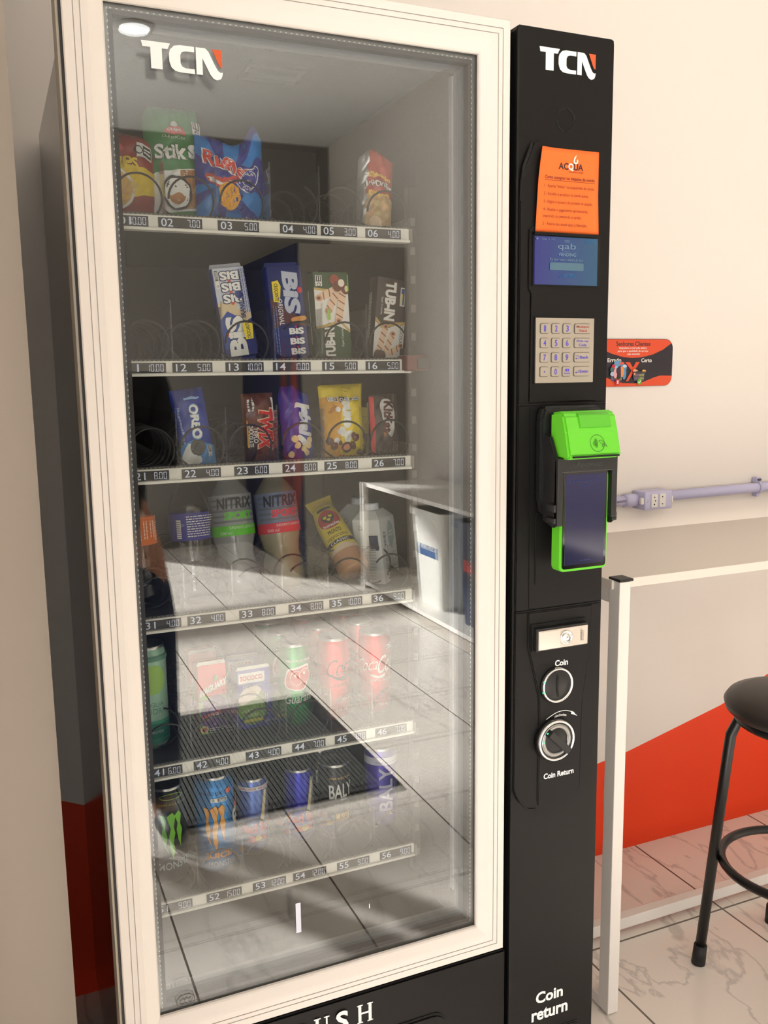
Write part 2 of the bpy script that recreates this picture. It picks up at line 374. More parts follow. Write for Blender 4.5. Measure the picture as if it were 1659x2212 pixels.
# ---------------------------------------------------------------- table by the wall
TOPM = M('white_laminate', srgb(226, 216, 204), .38)
t = empty('side_table', (1.16, 1.47, 0)); tag(t, 'white laminate table on square steel legs behind the stool', 'table')
def tb(name, fn):
    b = MB(); fn(b); o = b.done(name, t); o.location = (-1.16, -1.47, 0); return o
tb('tabletop', lambda b: b.box(1.158, 2.60, 1.487, 1.945, .975, .995, TOPM, .0015))
def uframe(b, x, s):
    b.box(x, x+.028, 1.467, 1.502, 0.003, .994, WHITE_PAINT, .002); b.box(x, x+.028, 1.93, 1.962, 0.003, .974, WHITE_PAINT, .002)
    b.box(x, x+.028, 1.5, 1.932, .003, .030, WHITE_PAINT, .002); b.box(x+.002, x+.026, 1.5, 1.932, .943, .974, WHITE_PAINT, .002)
tb('leg_frame', lambda b: uframe(b, 1.163, 0)); tb('leg_frame', lambda b: uframe(b, 2.55, 0))
def cap_(b, x): b.box(x-.001, x+.034, 1.465, 1.504, .994, 1.000, BLACK2, .002)
tb('leg_cap', lambda b: cap_(b, 1.163)); tb('leg_cap', lambda b: cap_(b, 2.55))
tb('floor_rail', lambda b: b.box(1.19, 2.552, 1.695, 1.722, .012, .042, WHITE_PAINT, .002))

# ---------------------------------------------------------------- stool
t = empty('bar_stool', (1.645, 1.405, 0)); tag(t, 'black round padded stool in front of the white table', 'stool')
VIN = M('black_vinyl', srgb(38, 34, 32), .38); SB = M('black_painted_tube', srgb(20, 20, 20), .32)
b = MB(); b.lathe([(.01, .700), (.08, .698), (.14, .692), (.168, .682), (.176, .670), (.172, .655), (.160, .646), (.02, .646)], VIN, n=48); b.done('seat', t)
b = MB(); b.lathe([(.02, .646), (.150, .646), (.154, .634), (.150, .626), (.02, .626)], SB, n=40); b.done('seat_base', t)
for k in range(4):
    an = math.radians(144.5+90*k); d = Vector((math.cos(an), math.sin(an), 0))
    b = MB(); b.tube([d*.110+Vector((0, 0, .628)), d*.145+Vector((0, 0, .622)), d*.158+Vector((0, 0, .59)), d*.162+Vector((0, 0, .55)), d*.2055+Vector((0, 0, .03))], .0125, SB, 12); lg = b.done('leg', t)
    b = MB(); b.tube([d*.2035+Vector((0, 0, .05)), d*.2075+Vector((0, 0, .001))], [.0155, .0165], RUBBER, 12); b.done('rubber_foot', lg)
b = MB(); b.tube([(.165*math.cos(i*2*PI/48), .165*math.sin(i*2*PI/48), .28) for i in range(48)], .0105, SB, 10, True); b.done('foot_ring', t)

# ---------------------------------------------------------------- conduit, socket box, wall sign
LAV = M('lavender_pvc', srgb(196, 192, 220), .4)
b = MB(); b.tube([(.95, 2.012, 1.066), (1.655, 2.012, 1.066)], .0145, LAV, 16); b.tube([(1.600, 2.012, 1.066), (1.652, 2.012, 1.066)], .0185, LAV, 16)
o = b.done('conduit_pipe'); tag(o, 'lavender plastic conduit between the black machine and the socket box', 'pipe')
a = Art(lambda u, v: (u, 2.012-.0145*math.cos(v/.0145), 1.066+.0145*math.sin(v/.0145)), .004); a.block(1.565, -.002, 1.597, .004, 2, K(40, 40, 50)); a.done('printed_marking', o)
b = MB(); b.tube([(1.735, 2.012, 1.070), (2.74, 2.012, 1.078)], .0145, LAV, 16); o = b.done('conduit_pipe'); tag(o, 'lavender plastic conduit running right from the socket box', 'pipe')
b = MB(); b.tube([(2.095+.0*i, 2.012-.017*math.cos(a_), 1.073+.017*math.sin(a_)) for i, a_ in enumerate([PI*(.0+.1*j)-PI/2 for j in range(11)])], .004, LAV, 8)
b.box(2.087, 2.103, 2.008, 2.026, 1.088, 1.104, LAV, .001); b.box(2.089, 2.101, 2.003, 2.010, 1.094, 1.100, M('screw_dark', (.1, .1, .12), .3, .8), .001)
b.box(2.089, 2.101, 2.008, 2.026, 1.045, 1.058, LAV, .001); tag(b.done('pipe_clamp'), 'small lavender clamp holding the conduit at the right picture edge', 'clamp')
t = empty('socket_box', (1.690, 2.028, 1.066)); tag(t, 'lavender surface box with two white sockets on the wall', 'socket')
b = MB(); b.box(-.048, .048, -.055, 0, -.026, .026, LAV, .004); b.done('housing', t)
SOCK = M('white_socket_plastic', srgb(228, 224, 216), .4)
for x0 in (-.024, .004):
    b = MB(); b.box(x0-.004, x0+.018, -.0585, -.053, -.019, .019, SOCK, .0015); so = b.done('socket', t)
    b = MB()
    for zz, xx in ((.010, 0), (0, .003), (-.010, 0)) if x0 < 0 else ((.010, 0), (-.010, 0)): b.lathe([(.0018, -.0592), (.0018, -.056)], GAP, (x0+.006+xx, 0, zz), 'y', 10)
    b.done('pin_hole', so)
for x0 in (-.041, .041):
    b = MB(); b.lathe([(.003, -.0565), (.003, -.054)], SILVER, (x0, 0, 0), 'y', 12); b.done('screw', t)
for q in (-.056, .045): b = MB(); b.box(q, q+.010, -.05, -.04, -.009, .009, WHITE_PAINT, .001); b.done('side_clip', t)

def wall_sign():
    x0, x1, z0, z1 = 1.485, 1.766, 1.382, 1.511; cx, cz = (x0+x1)/2, (z0+z1)/2; W2, H2 = (x1-x0)/2, (z1-z0)/2
    OR, NV, WH = K(222, 78, 40), K(32, 27, 38), K(240, 236, 230)
    b = MB(); b.prism([(cx+p, cz+q) for p, q in rrect(-W2, -H2, W2, H2, .026, 6)], 2.026, 2.030, NV); s = b.done('wall_sign')
    tag(s, 'orange and black rounded laundry sign on the wall beside the machine', 'sign')
    a = Art(planeXZ(cx, 2.026, cz), None, .0003)
    # top lens and bottom wave, cut to the rounded outline
    top = [(-W2+.001, H2-.027)]+[(-W2+.0265-.0255*math.cos(i*PI/10), H2-.0265+.0255*math.sin(i*PI/10)) for i in range(1, 6)]+[(W2-.0265+.0255*math.sin(i*PI/10), H2-.0265+.0255*math.cos(i*PI/10)) for i in range(0, 4)]
    top += [(.105, .035), (.07, .022), (.03, .0145), (0, .0135), (-.03, .0155), (-.07, .025), (-.105, .038)]
    a.poly(top, OR)
    bot = [(-W2+.0005, -.030), (-W2+.0005, -H2+.027)]+[(-W2+.0265-.026*math.cos(i*PI/10), -H2+.0265-.026*math.sin(i*PI/10)) for i in range(1, 6)]+[(W2-.0265+.026*math.sin(i*PI/10), -H2+.0265-.026*math.cos(i*PI/10)) for i in range(0, 6)]
    bot += [(W2-.0005, -.037), (.10, -.036), (.08, -.040), (.04, -.053), (.01, -.0565), (-.03, -.055), (-.06, -.048), (-.09, -.038), (-.115, -.030)]
    a.poly(bot, OR)
    a.text('Senhores Clientes', .003, .0515, .116, .0125, NV, bold=.02)
    a.text('Respeitem a instrução abaixo', .002, .0395, .094, .0065, WH, bold=.012, shear=.25)
    a.text('para que a qualidade do serviço', .002, .0313, .104, .0068, WH, bold=.012, shear=.25)
    a.text('seja mantida.', .004, .0232, .044, .0066, WH, bold=.012, shear=.25)
    a.text('Errado', -.060, .0075, .046, .011, WH, bold=.02); a.text('Certo', .049, .0065, .036, .011, WH, bold=.02)
    a.poly([(-.024, .002), (-.008, .002), (.003, -.013), (.013, .002), (.026, .002), (.008, -.022), (-.012, -.050), (-.020, -.050), (-.002, -.021)], OR)
    def basket(x, wt, wb, zt, zb, m):
        a.poly([(x-wt, zt), (x+wt, zt), (x+wb, zb), (x-wb, zb)], m)
        for k in range(7):
            for j in range(2):
                xx = x-wb*.82+k*wb*.27; a.rect(xx, zb+.004+j*.009, xx+.0018, zb+.010+j*.009, K(200, 150+12*k, 90) if k > 2 else K(150, 110, 150))
    basket(-.052, .021, .017, -.029, -.050, K(92, 82, 96)); basket(.0225, .022, .0165, -.026, -.050, K(84, 78, 86))
    for px, pz, rx, rz, c in ((-.066, -.018, .010, .009, (70, 112, 110)), (-.061, -.009, .010, .007, (200, 44, 60)), (-.051, -.002, .013, .008, (96, 150, 190)), (-.037, -.002, .008, .005, (226, 90, 72)), (-.031, -.012, .011, .009, (92, 132, 176)), (-.029, -.028, .007, .018, (86, 142, 182)), (-.037, -.024, .007, .015, (232, 144, 84)), (-.068, -.030, .008, .006, (170, 196, 214)), (-.059, -.028, .006, .014, (226, 160, 168)), (-.028, -.009, .007, .004, (190, 214, 232)), (-.056, -.012, .006, .004, (150, 190, 214))): a.ellipse(px, pz, rx, rz, K(*c), 9)
    a.poly(smoothpoly([(-.055, -.015), (-.047, -.010), (-.042, -.012), (-.041, -.042), (-.050, -.042), (-.051, -.028), (-.056, -.026)], 3), K(54, 40, 54))
    a.poly(smoothpoly([(.001, -.019), (.010, -.018), (.017, -.022), (.010, -.024), (.007, -.034), (.003, -.030)], 3), K(232, 170, 124))
    a.poly(smoothpoly([(.032, -.025), (.034, -.019), (.038, -.020), (.042, -.020), (.044, -.025)], 3), K(238, 174, 70)); a.rect(0, -.028, .044, -.024, K(66, 62, 68))
    a.ellipse(-.051, -.052, .0075, .0085, K(196, 28, 52)); a.text('x', -.051, -.052, .008, .009, WH, bold=.05)
    a.ellipse(.0225, -.052, .0075, .0085, K(96, 168, 44)); a.line([(.018, -.052), (.0215, -.056), (.0275, -.048)], .0022, WH)
    a.done('printed_artwork', s)
wall_sign()

# ---------------------------------------------------------------- furniture seen mirrored: laundry table, hampers, door mat
t = empty('laundry_table', (2.22, -3.03, 0)); tag(t, 'low white laundry table along the right wall, mirrored in the glass', 'table')
def tb2(name, *boxes):
    b = MB()
    for q in boxes: b.box(*q, WHITE_PAINT, .002)
    o = b.done(name, t); o.location = (-2.22, 3.03, 0)
tb2('tabletop', (2.22, 2.74, -3.0, -.5, .685, .71))
for y in (-3.03, -.53): tb2('leg_frame', (2.20, 2.235, y, y+.03, 0.002, .712), (2.70, 2.735, y, y+.03, 0.002, .684), (2.235, 2.70, y+.001, y+.029, 0.002, .03))
tb2('bottom_shelf', (2.205, 2.73, -2.99, -.54, .03, .055))
def hamper(y, col, lc, lines, label):
    t = empty('laundry_hamper', (2.45, y, .056)); tag(t, label, 'hamper', None)
    P = M('hamper_%d' % col[0], srgb(*col), .5, bump=(120, .5, .003))
    b = MB(); out = []; inn = []
    n = len(rrect(-1, -1, 1, 1, .3)); L = []
    for hw, hd, z in ((.15, .165, 0), (.165, .185, .30), (.178, .2, .53), (.19, .212, .535), (.19, .212, .575), (.178, .2, .575), (.15, .17, .05)):
        L.append([(x, yy, z) for x, yy in rrect(-hw, -hd, hw, hd, .05)])
    pts = [p for l in L for p in l]; fs = [[k*n+i, k*n+(i+1) % n, (k+1)*n+(i+1) % n, (k+1)*n+i] for k in range(len(L)-1) for i in range(n)]
    fs += [list(range(n)), [(len(L)-1)*n+i for i in range(n)]]
    b.faces(pts, fs, P, False); b.done('basket', t)
    a = Art(lambda u, v: (-.163-.04*(v-.28), -u, v), None, .002); a.rect(-.12, .30, .12, .45, K(*lc)); 
    for tx, yy, ww, hh, c in lines: a.text(tx, 0, yy, ww, hh, K(*c), bold=.02)
    a.done('label_card', t)
hamper(-2.20, (232, 230, 222), (40, 84, 138), [('ACQUA', .415, .08, .025, (220, 80, 70)), ('ROUPA LIMPA', .355, .19, .03, (235, 238, 240))], 'white laundry hamper with blue card, under the laundry table')
hamper(-1.66, (38, 52, 84), (226, 60, 52), [('ACQUA', .415, .08, .025, (240, 235, 230)), ('CESTO', .355, .14, .03, (60, 40, 90))], 'navy laundry hamper with red card, under the laundry table')
b = MB(); MATM = M('ribbed_grey_mat', srgb(66, 66, 63), .95, bump=(400, .8, .003)); RIB = M('mat_groove', srgb(24, 24, 23), 1.); EDG = M('mat_rubber_edge', srgb(20, 20, 22), .8)
b.box(.40, 1.215, -1.235, -.235, .001, .007, EDG); 
x = .46
while x < 1.15:
    b.box(x, x+.011, -1.2, -.27, .007, .012, MATM); x += .0165
tag(b.done('door_mat'), 'dark grey ribbed door mat, mirrored at the bottom of the glass', 'mat')

# ================================================================ THE VENDING MACHINE
VM = empty('vending_machine', (.52, 1.6, 0)); tag(VM, 'black snack and drink vending machine with a white framed glass door', 'vending machine')
VO = Vector((.52, 1.6, 0))
def vpart(mb, name, parent=None, fixn=True):
    o = mb.done(name, parent or VM, fixn=fixn)
    if parent is None or parent is VM: o.location = -VO
    return o
def vart(a, name, parent):
    o = a.mb.done(name, parent, fixn=False)
    if parent is VM: o.location = -VO
    return o
CX0, CX1, CY0, CY1, CZ0, CZ1 = .150, .668, 1.262, 1.88, .49, 1.892
CAB = M('cabinet_grey_black', srgb(70, 68, 63), .14, spec=.8)
b = MB(); b.box(.125, CX0, 1.252, 2.0, .06, 1.905, CAB); b.box(CX1, .913, 1.252, 2.0, .06, 1.905, CAB)
b.box(CX0, CX1, CY1, 2.0, .06, 1.905, CAB); b.box(CX0, CX1, 1.252, CY1, CZ1, 1.905, CAB); b.box(CX0, CX1, 1.252, CY1, .06, CZ0, CAB)
vpart(b, 'cabinet')
for i, (x, y) in enumerate(((.16, 1.29), (.88, 1.29), (.16, 1.96), (.88, 1.96))):
    b = MB(); b.lathe([(.022, 0), (.022, .012), (.012, .016), (.012, .06)], BLACK2, (x, y, 0), n=16); vpart(b, 'foot')
# liner: stucco side and top sheets, dark back
b = MB(); b.box(CX0, CX0+.006, CY0, CY1-.001, CZ0, CZ1, STUCCO); b.box(CX1-.006, CX1, CY0, CY1-.001, CZ0, CZ1, STUCCO); b.box(CX0+.006, CX1-.006, CY0, CY1-.001, CZ1-.006, CZ1, STUCCO)
vpart(b, 'stucco_liner')
b = MB(); b.box(CX0+.006, CX1-.006, CY1-.012, CY1-.001, CZ0, CZ1-.006, INNER_DARK); b.box(CX0+.006, CX1-.006, CY0, CY1-.012, CZ0, CZ0+.012, INNER_DARK); vpart(b, 'back_liner')
b = MB()
for q in ((.385, 1.30, .475, 1.304), (.385, 1.36, .475, 1.364), (.385, 1.30, .389, 1.364), (.471, 1.30, .475, 1.34)): b.box(q[0], q[2], q[1]+.06, q[3]+.075, CZ1-.012, CZ1-.006, INNER_DARK)
vpart(b, 'air_vent')
b = MB()
RAILG_ = M('slot_grey', srgb(90, 90, 88), .5)
for xx in (.630, .176-.018):
    b.box(xx, xx+.014, 1.345, 1.36, .55, 1.72, BLACK2)
    z = .58
    while z < 1.70: b.box(xx+.003, xx+.011, 1.3435, 1.3455, z, z+.012, RAILG_); z += .045
vpart(b, 'shelf_upright')

def rect_sweep(mb, x0, x1, z0, z1, prof, m):
    """mitred picture-frame sweep; prof = [(inset, y)]"""
    L = []
    for d, y in prof: L.append([(x0+d, y, z0+d), (x1-d, y, z0+d), (x1-d, y, z1-d), (x0+d, y, z1-d)])
    pts = [p for l in L for p in l]; fs = []; n = len(L)
    for k in range(n-1):
        for i in range(4): fs.append([k*4+i, k*4+(i+1) % 4, (k+1)*4+(i+1) % 4, (k+1)*4+i])
    mb.faces(pts, fs, m)
FX0, FX1, FZ0, FZ1 = .1095, .7285, .462, 1.930
b = MB(); rect_sweep(b, FX0, FX1, FZ0, FZ1, [(.0, 1.250), (0, 1.201), (.0015, 1.1995), (.0125, 1.199)], WHITE_FRAME)
rect_sweep(b, FX0, FX1, FZ0, FZ1, [(.0125, 1.199), (.0127, 1.2005), (.0135, 1.2005), (.0137, 1.1993)], GROOVE)
rect_sweep(b, FX0, FX1, FZ0, FZ1, [(.0137, 1.1993), (.0205, 1.1985)], WHITE_FRAME)
rect_sweep(b, FX0, FX1, FZ0, FZ1, [(.0205, 1.1985), (.0207, 1.2), (.0215, 1.2), (.0217, 1.1988)], GROOVE)
rect_sweep(b, FX0, FX1, FZ0, FZ1, [(.0217, 1.1988), (.030, 1.1985), (.034, 1.1995), (.0475, 1.2045), (.0495, 1.207), (.0495, 1.2115), (.03, 1.2115), (.03, 1.25), (0, 1.25)], WHITE_FRAME)
door = vpart(b, 'door_frame')
b = MB(); b.box(FX0-.003, FX0, 1.203, 1.252, FZ0, FZ1, BLACK2); b.box(FX0-.006, FX0-.003, 1.21, 1.256, .06, FZ1, ALU)
b.box(FX0-.004, FX0, 1.215, 1.252, .06, FZ0, BLACK2); vpart(b, 'door_edge_strip')
GX0, GX1, GZ0, GZ1 = FX0+.03, FX1-.03, FZ0+.03, FZ1-.03
for y, n_ in ((1.2120, 'outer'), (1.2320, 'inner')):
    b = MB(); b.box(GX0+.004, GX1-.004, y, y+.004, GZ0+.004, GZ1-.004, GLASS); vpart(b, 'glass_pane')
SPC = M('spacer_bar', srgb(108, 108, 106), .35, .6)
b = MB(); rect_sweep(b, FX0+.0495, FX1-.0495, FZ0+.0495, FZ1-.0495, [(-.012, 1.218), (.006, 1.218), (.006, 1.230), (-.012, 1.230)], SPC)
rect_sweep(b, FX0+.0495, FX1-.0495, FZ0+.0495, FZ1-.0495, [(.006, 1.219), (.006, 1.217), (.0115, 1.217), (.0115, 1.2305), (.006, 1.2305)], RUBBER)
DOT = M('spacer_dot', srgb(190, 192, 190), .4, .4); z = FZ0+.055
while z < FZ1-.055: b.box(FX1-.0555, FX1-.0543, 1.2172, 1.2182, z, z+.0025, DOT); b.box(FX0+.0543, FX0+.0555, 1.2172, 1.2182, z, z+.0025, DOT); z += .0075
x = FX0+.058
while x < FX1-.055: b.box(x, x+.0025, 1.2172, 1.2182, FZ1-.0545, FZ1-.0533, DOT); x += .0075
vpart(b, 'glazing_spacer')
b = MB(); rect_sweep(b, FX0+.0495, FX1-.0495, FZ0+.0495, FZ1-.0495, [(-.015, 1.238), (.012, 1.238), (.014, 1.243), (.014, 1.258), (-.01, 1.262)], M('inner_door_lining', srgb(122, 126, 132), .35))
vpart(b, 'door_lining')
b = MB(); b.box(.657, .660, 1.248, 1.258, .56, 1.86, M('led_strip_glow', (.2, .22, .25), emit=(.72, .82, 1.0), es=.04)); vpart(b, 'light_strip')
b = MB(); b.box(.20, .64, 1.268, 1.276, CZ1-.012, CZ1-.006, M('led_strip_glow')); vpart(b, 'light_strip')
# logo and small stickers on the glass
WL = M('raised_white_letters', srgb(238, 238, 236), .4); OL = M('raised_orange_letters', srgb(206, 88, 40), .4)
a = Art(planeXZ(0, 1.2119, 0)); tcn_logo(a, .2535, 1.8235, .1015, WL, OL); vart(a, 'door_logo', VM)
a = Art(planeXZ(0, 1.2119, 0)); a.rect(.3685, .583, .3765, .632, K(215, 218, 232)); vart(a, 'white_sticker', VM)
a = Art(planeXZ(0, 1.2119, 0)); a.rect(.489, .592, .4905, .600, K(225, 235, 240)); vart(a, 'glass_nick', VM)
a = Art(planeXZ(0, 1.2119, 0)); a.ring(.197, .523, .014, .011, .0012, K(90, 90, 88)); a.text('CCC', .197, .523, .017, .011, K(90, 90, 88), bold=.01)
vart(a, 'certification_mark', VM)

# ---- lower door with delivery flap
b = MB(); b.prism([(FX0, .07), (.735, .07), (.735, .4555), (FX0, .4555)], 1.203, 1.25, BLACK, .003); lower = vpart(b, 'lower_door')
b = MB(); b.prism([(.205+p, .095+q) for p, q in rrect(0, 0, .42, .285, .03, 6)], 1.2015, 1.206, GAP); b.prism([(.209+p, .099+q) for p, q in rrect(0, 0, .412, .277, .027, 6)], 1.1985, 1.205, BLACK); vpart(b, 'delivery_flap')
a = Art(planeXZ(0, 1.203, 0)); LW = K(240, 240, 238)
def serif(a, cx, cz, w_, h, strokes): 
    for pts in strokes: a.poly([(cx+x*w_, cz+z*h) for x, z in pts], LW)
for cx in (.4755,):
    serif(a, cx-.0135, .404, .027, .032, [[(.08, 0), (.27, 0), (.27, 1), (.08, 1)], [(.73, 0), (.92, 0), (.92, 1), (.73, 1)], [(.27, .46), (.73, .46), (.73, .56), (.27, .56)], [(0, 0), (.36, 0), (.36, .06), (0, .06)], [(0, .94), (.36, .94), (.36, 1), (0, 1)], [(.64, 0), (1, 0), (1, .06), (.64, .06)], [(.64, .94), (1, .94), (1, 1), (.64, 1)]])
serif(a, .3895, .404, .026, .032, [[(.1, .25), (.3, .15), (.3, 1), (.1, 1)], [(.75, .25), (.86, .25), (.86, 1), (.75, 1)], [(.1, .27), (.2, .06), (.5, -.02), (.76, .08), (.86, .27), (.76, .3), (.68, .14), (.5, .09), (.36, .14), (.3, .3)], [(0, .94), (.42, .94), (.42, 1), (0, 1)], [(.63, .94), (.98, .94), (.98, 1), (.63, 1)]])
serif(a, .3550, .404, .023, .032, [[(.1, 0), (.34, 0), (.34, 1), (.1, 1)], [(0, 0), (.46, 0), (.46, .06), (0, .06)], [(0, .94), (.7, .94), (.95, .86), (1, .74), (.94, .56), (.7, .47), (.34, .45), (.34, .52), (.6, .54), (.72, .66), (.72, .78), (.6, .88), (0, .9)]])
a.text('S', .4360, .420, .021, .034, LW, bold=.03)
vart(a, 'push_lettering', VM)
# ---- gap between door and payment column
b = MB(); b.box(.7305, .739, 1.222, 1.252, .06, 1.925, GAP); vpart(b, 'gap_seal')

# ---- payment column
PX0, PX1 = .739, .9165
b = MB(); b.prism([(PX0, .07), (PX1, .07), (PX1-.0035, 1.922), (PX1-.005, 1.927), (PX0+.003, 1.927), (PX0, 1.922)], 1.2, 1.252, BLACK, .002); col = vpart(b, 'payment_column')
b = MB(); b.prism([(.7395, .07), (.7425, .07), (.7425, 1.92), (.7395, 1.92)], 1.1985, 1.2005, GAP); vpart(b, 'column_edge')
a = Art(planeXZ(0, 1.2, 0)); tcn_logo(a, .8275, 1.883, .100, WL, OL); vart(a, 'logo_lettering', VM)
b = MB()
for k in range(4):
    a0 = PI/2*k+.08; pts = [(.825+.016*math.cos(a0+i*.18), 1.2, 1.802+.0165*math.sin(a0+i*.18)) for i in range(8)]
    b.tube(pts, .0015, GAP, 6)
vpart(b, 'speaker_ring')
COV = M('cover_black_plastic', srgb(17, 16, 15), .5, spec=.22, bump=(1200, .1, .0003))
def cover(name, pts, y, m=COV, bev=.0015):
    b = MB(); b.prism(pts, y, 1.2005, m, bev); return vpart(b, name)
b = MB(); b.tube([(.7655, 1.1985, 1.764), (.7605, 1.1975, 1.752), (.7500, 1.1965, 1.728), (.7475, 1.196, 1.712)], [.0022, .003, .0026, .0012], GAP, 8)
b.tube([(.757, 1.1965, 1.7215), (.7455, 1.196, 1.709), (.7452, 1.196, 1.68)], .0011, GAP, 6); vpart(b, 'cover_shadow_gap')
up = cover('upper_cover', [(.7445, 1.378), (.7445, 1.712), (.7680, 1.764), (.776, 1.768), (.878, 1.768), (.886, 1.762), (.9030, 1.722), (.9085, 1.378)], 1.196)
cover('upper_inset', [(.7630, 1.380), (.7640, 1.545), (.7590, 1.552), (.7590, 1.640), (.7670, 1.646), (.890, 1.646), (.8965, 1.640), (.8965, 1.552), (.8890, 1.545), (.8900, 1.380)], 1.1945)
mid = cover('middle_cover', [(.7430, 1.0485), (.7445, 1.3755), (.9085, 1.3755), (.9095, 1.0485)], 1.1955)
cover('middle_inset', [(.7665, 1.05), (.7640, 1.374), (.8900, 1.374), (.8900, 1.05)], 1.1945)
low = cover('lower_cover', [(.7430, 1.0460), (.9095, 1.0460), (.911, .80), (.905, .765), (.899, .735), (.885, .712), (.862, .698), (.826, .690), (.790, .694), (.768, .706), (.752, .725), (.7430, .745)], 1.1955)
cover('lower_inset', [(.7665, 1.044), (.8900, 1.044), (.8890, .975), (.8750, .875), (.8735, .72), (.862, .708), (.790, .708), (.7905, .86), (.789, .90), (.7680, .985)], 1.1938)
b = MB()
for L in ([(.7665, 1.044), (.7680, .985), (.789, .90), (.7905, .86), (.7900, .712)], [(.8890, 1.044), (.8885, .975), (.8750, .875), (.8735, .72)], [(.745, 1.047), (.909, 1.047)], [(.7445, 1.377), (.909, 1.377)], [(.743, .747), (.755, .722), (.772, .706), (.786, .704)]):
    b = MB(); b.tube([(x, 1.1945 if len(L) > 2 else 1.1962, z) for x, z in L], .0009, GAP, 6); vpart(b, 'cover_seam')
b = MB(); o_ = [(.7775+p, 1.0875+q) for p, q in rrect(0, 0, .098, .1185, .006, 4)]; b.prism([(x, z) for x, z in o_], 1.1935, 1.196, GAP); b.prism([(.7785+p, 1.0885+q) for p, q in rrect(0, 0, .096, .1165, .0055, 4)], 1.1928, 1.1955, COV, .0004); vpart(b, 'blank_plate')

# keypad
kp = empty('keypad', (0, 0, 0)); kp.parent = VM; kp.location = -VO
b = MB(); b.prism([(.7705, 1.4085), (.8815, 1.4085), (.8815, 1.5105), (.7705, 1.5105)], 1.1925, 1.196, GAP); b.prism([(.7720, 1.410), (.8800, 1.410), (.8800, 1.509), (.7720, 1.509)], 1.1912, 1.196, ALU, .0004); kb = b.done('keypad_plate', kp)
PUR = K(82, 70, 196); RED_ = K(176, 72, 66)
keys = [['1', '2', '3', 'Multiple|Vend'], ['4', '5', '6', 'Pick-up|Code'], ['7', '8', '9', '<Back'], ['.', '0', 'Cancel', '<Enter']]
for r_, row in enumerate(keys):
    for c_, s_ in enumerate(row):
        cx = (.7872, .8077, .8282, .8570)[c_]; cz = (1.4930, 1.4710, 1.4490, 1.4272)[r_]; hw = .0080 if c_ < 3 else .0152
        b = MB(); b.prism([(cx+p, cz+q) for p, q in rrect(-hw, -.0078, hw, .0078, .0028)], 1.1905, 1.192, K(96, 90, 84)); b.prism([(cx+p, cz+q) for p, q in rrect(-hw+.0007, -.0071, hw-.0007, .0071, .0024)], 1.1892, 1.1915, ALU, .0003)
        k_ = b.done('key', kp); a = Art(planeXZ(cx, 1.1892, cz))
        if '|' in s_:
            u_, l_ = s_.split('|'); m_ = RED_ if r_ == 0 else PUR; a.text(u_, 0, .0026, .0235 if r_ == 0 else .022, .0042, m_, bold=.01); a.text(l_, 0, -.0030, .0145, .0040, m_, bold=.01)
        elif s_[0] == '<':
            a.line([(-.0122, -.0016), (-.0068, -.0016), (-.0068, .0022)] if r_ == 3 else [(-.0112, -.0020), (-.0068, -.0020), (-.0068, .0020), (-.0122, .0020)], .0007, PUR)
            q = -.0016 if r_ == 3 else -.0020; a.poly([(-.0130, q), (-.0106, q+.0016), (-.0106, q-.0016)], PUR); a.text(s_[1:], .0038, 0, .0165, .0045, PUR, bold=.01)
        elif s_ == 'Cancel': a.text(s_, 0, -.0026, .0115, .0028, PUR, bold=.01); a.poly([(-.0040, .0022), (-.0015, .0042), (.0042, .0042), (.0042, .0002), (-.0015, .0002)], PUR); a.text('x', .0015, .0022, .002, .002, ALU, bold=.04)
        elif s_ == '.': a.ellipse(0, 0, .0012, .0012, PUR, 12)
        else: a.text(s_, 0, 0, .0048 if s_ != '1' else .0032, .0092, PUR, bold=.01)
        a.done('key_print', k_)
# screen
def screen_mat(name, c0, c1, axis, lo, hi, es):
    mt = bpy.data.materials.new(name); mt.use_nodes = True; nt = mt.node_tree; b_ = nt.nodes['Principled BSDF']
    tc = nm(mt, 'ShaderNodeTexCoord'); sp = nm(mt, 'ShaderNodeSeparateXYZ'); nt.links.new(tc.outputs['Object'], sp.inputs[0])
    mr = nm(mt, 'ShaderNodeMapRange'); mr.inputs[1].default_value = lo; mr.inputs[2].default_value = hi; nt.links.new(sp.outputs[axis], mr.inputs[0])
    mx = nm(mt, 'ShaderNodeMix'); mx.data_type = 'RGBA'; mx.inputs[6].default_value = (*c0, 1); mx.inputs[7].default_value = (*c1, 1)
    nt.links.new(mr.outputs[0], mx.inputs[0]); nt.links.new(mx.outputs[2], b_.inputs['Emission Color']); b_.inputs['Emission Strength'].default_value = es
    b_.inputs['Base Color'].default_value = (.01, .01, .02, 1); b_.inputs['Roughness'].default_value = .08; return mt
b = MB(); b.prism([(.7665, 1.5575), (.8880, 1.5575), (.8880, 1.6320), (.7665, 1.6320)], 1.1925, 1.196, GAP)
b.box(.766, .889, 1.188, 1.1955, 1.6315, 1.6355, COV); bz = vpart(b, 'display_bezel')
b = MB(); b.box(.7685, .8835, 1.1915, 1.1935, 1.5590, 1.6300, screen_mat('lcd_glow', srgb(34, 44, 150), srgb(14, 104, 140), 'X', .7685, .8835, .9)); sc_ = b.done('display_screen', VM); sc_.location = -VO
EG = M('screen_text', (.0, .0, .0), emit=srgb(150, 175, 190), es=.9); ET = M('screen_text_teal', (0, 0, 0), emit=srgb(40, 140, 190), es=.9)
a = Art(planeXZ(.826, 1.1915, 1.5945))
a.text('qab', 0, .0210, .033, .0115, EG); 
for k in range(2): a.rect(-.005, .0280+k*.0020, .005, .0287+k*.0020, EG); a.rect(-.005, .0135+k*-.0016, .005, .0141+k*-.0016, EG) if k == 0 else None
a.text('VENDING', .0005, .0098, .0325, .0052, EG, bold=.02); a.text('Por favor insira o número do item', -.001, .0022, .060, .0042, EG)
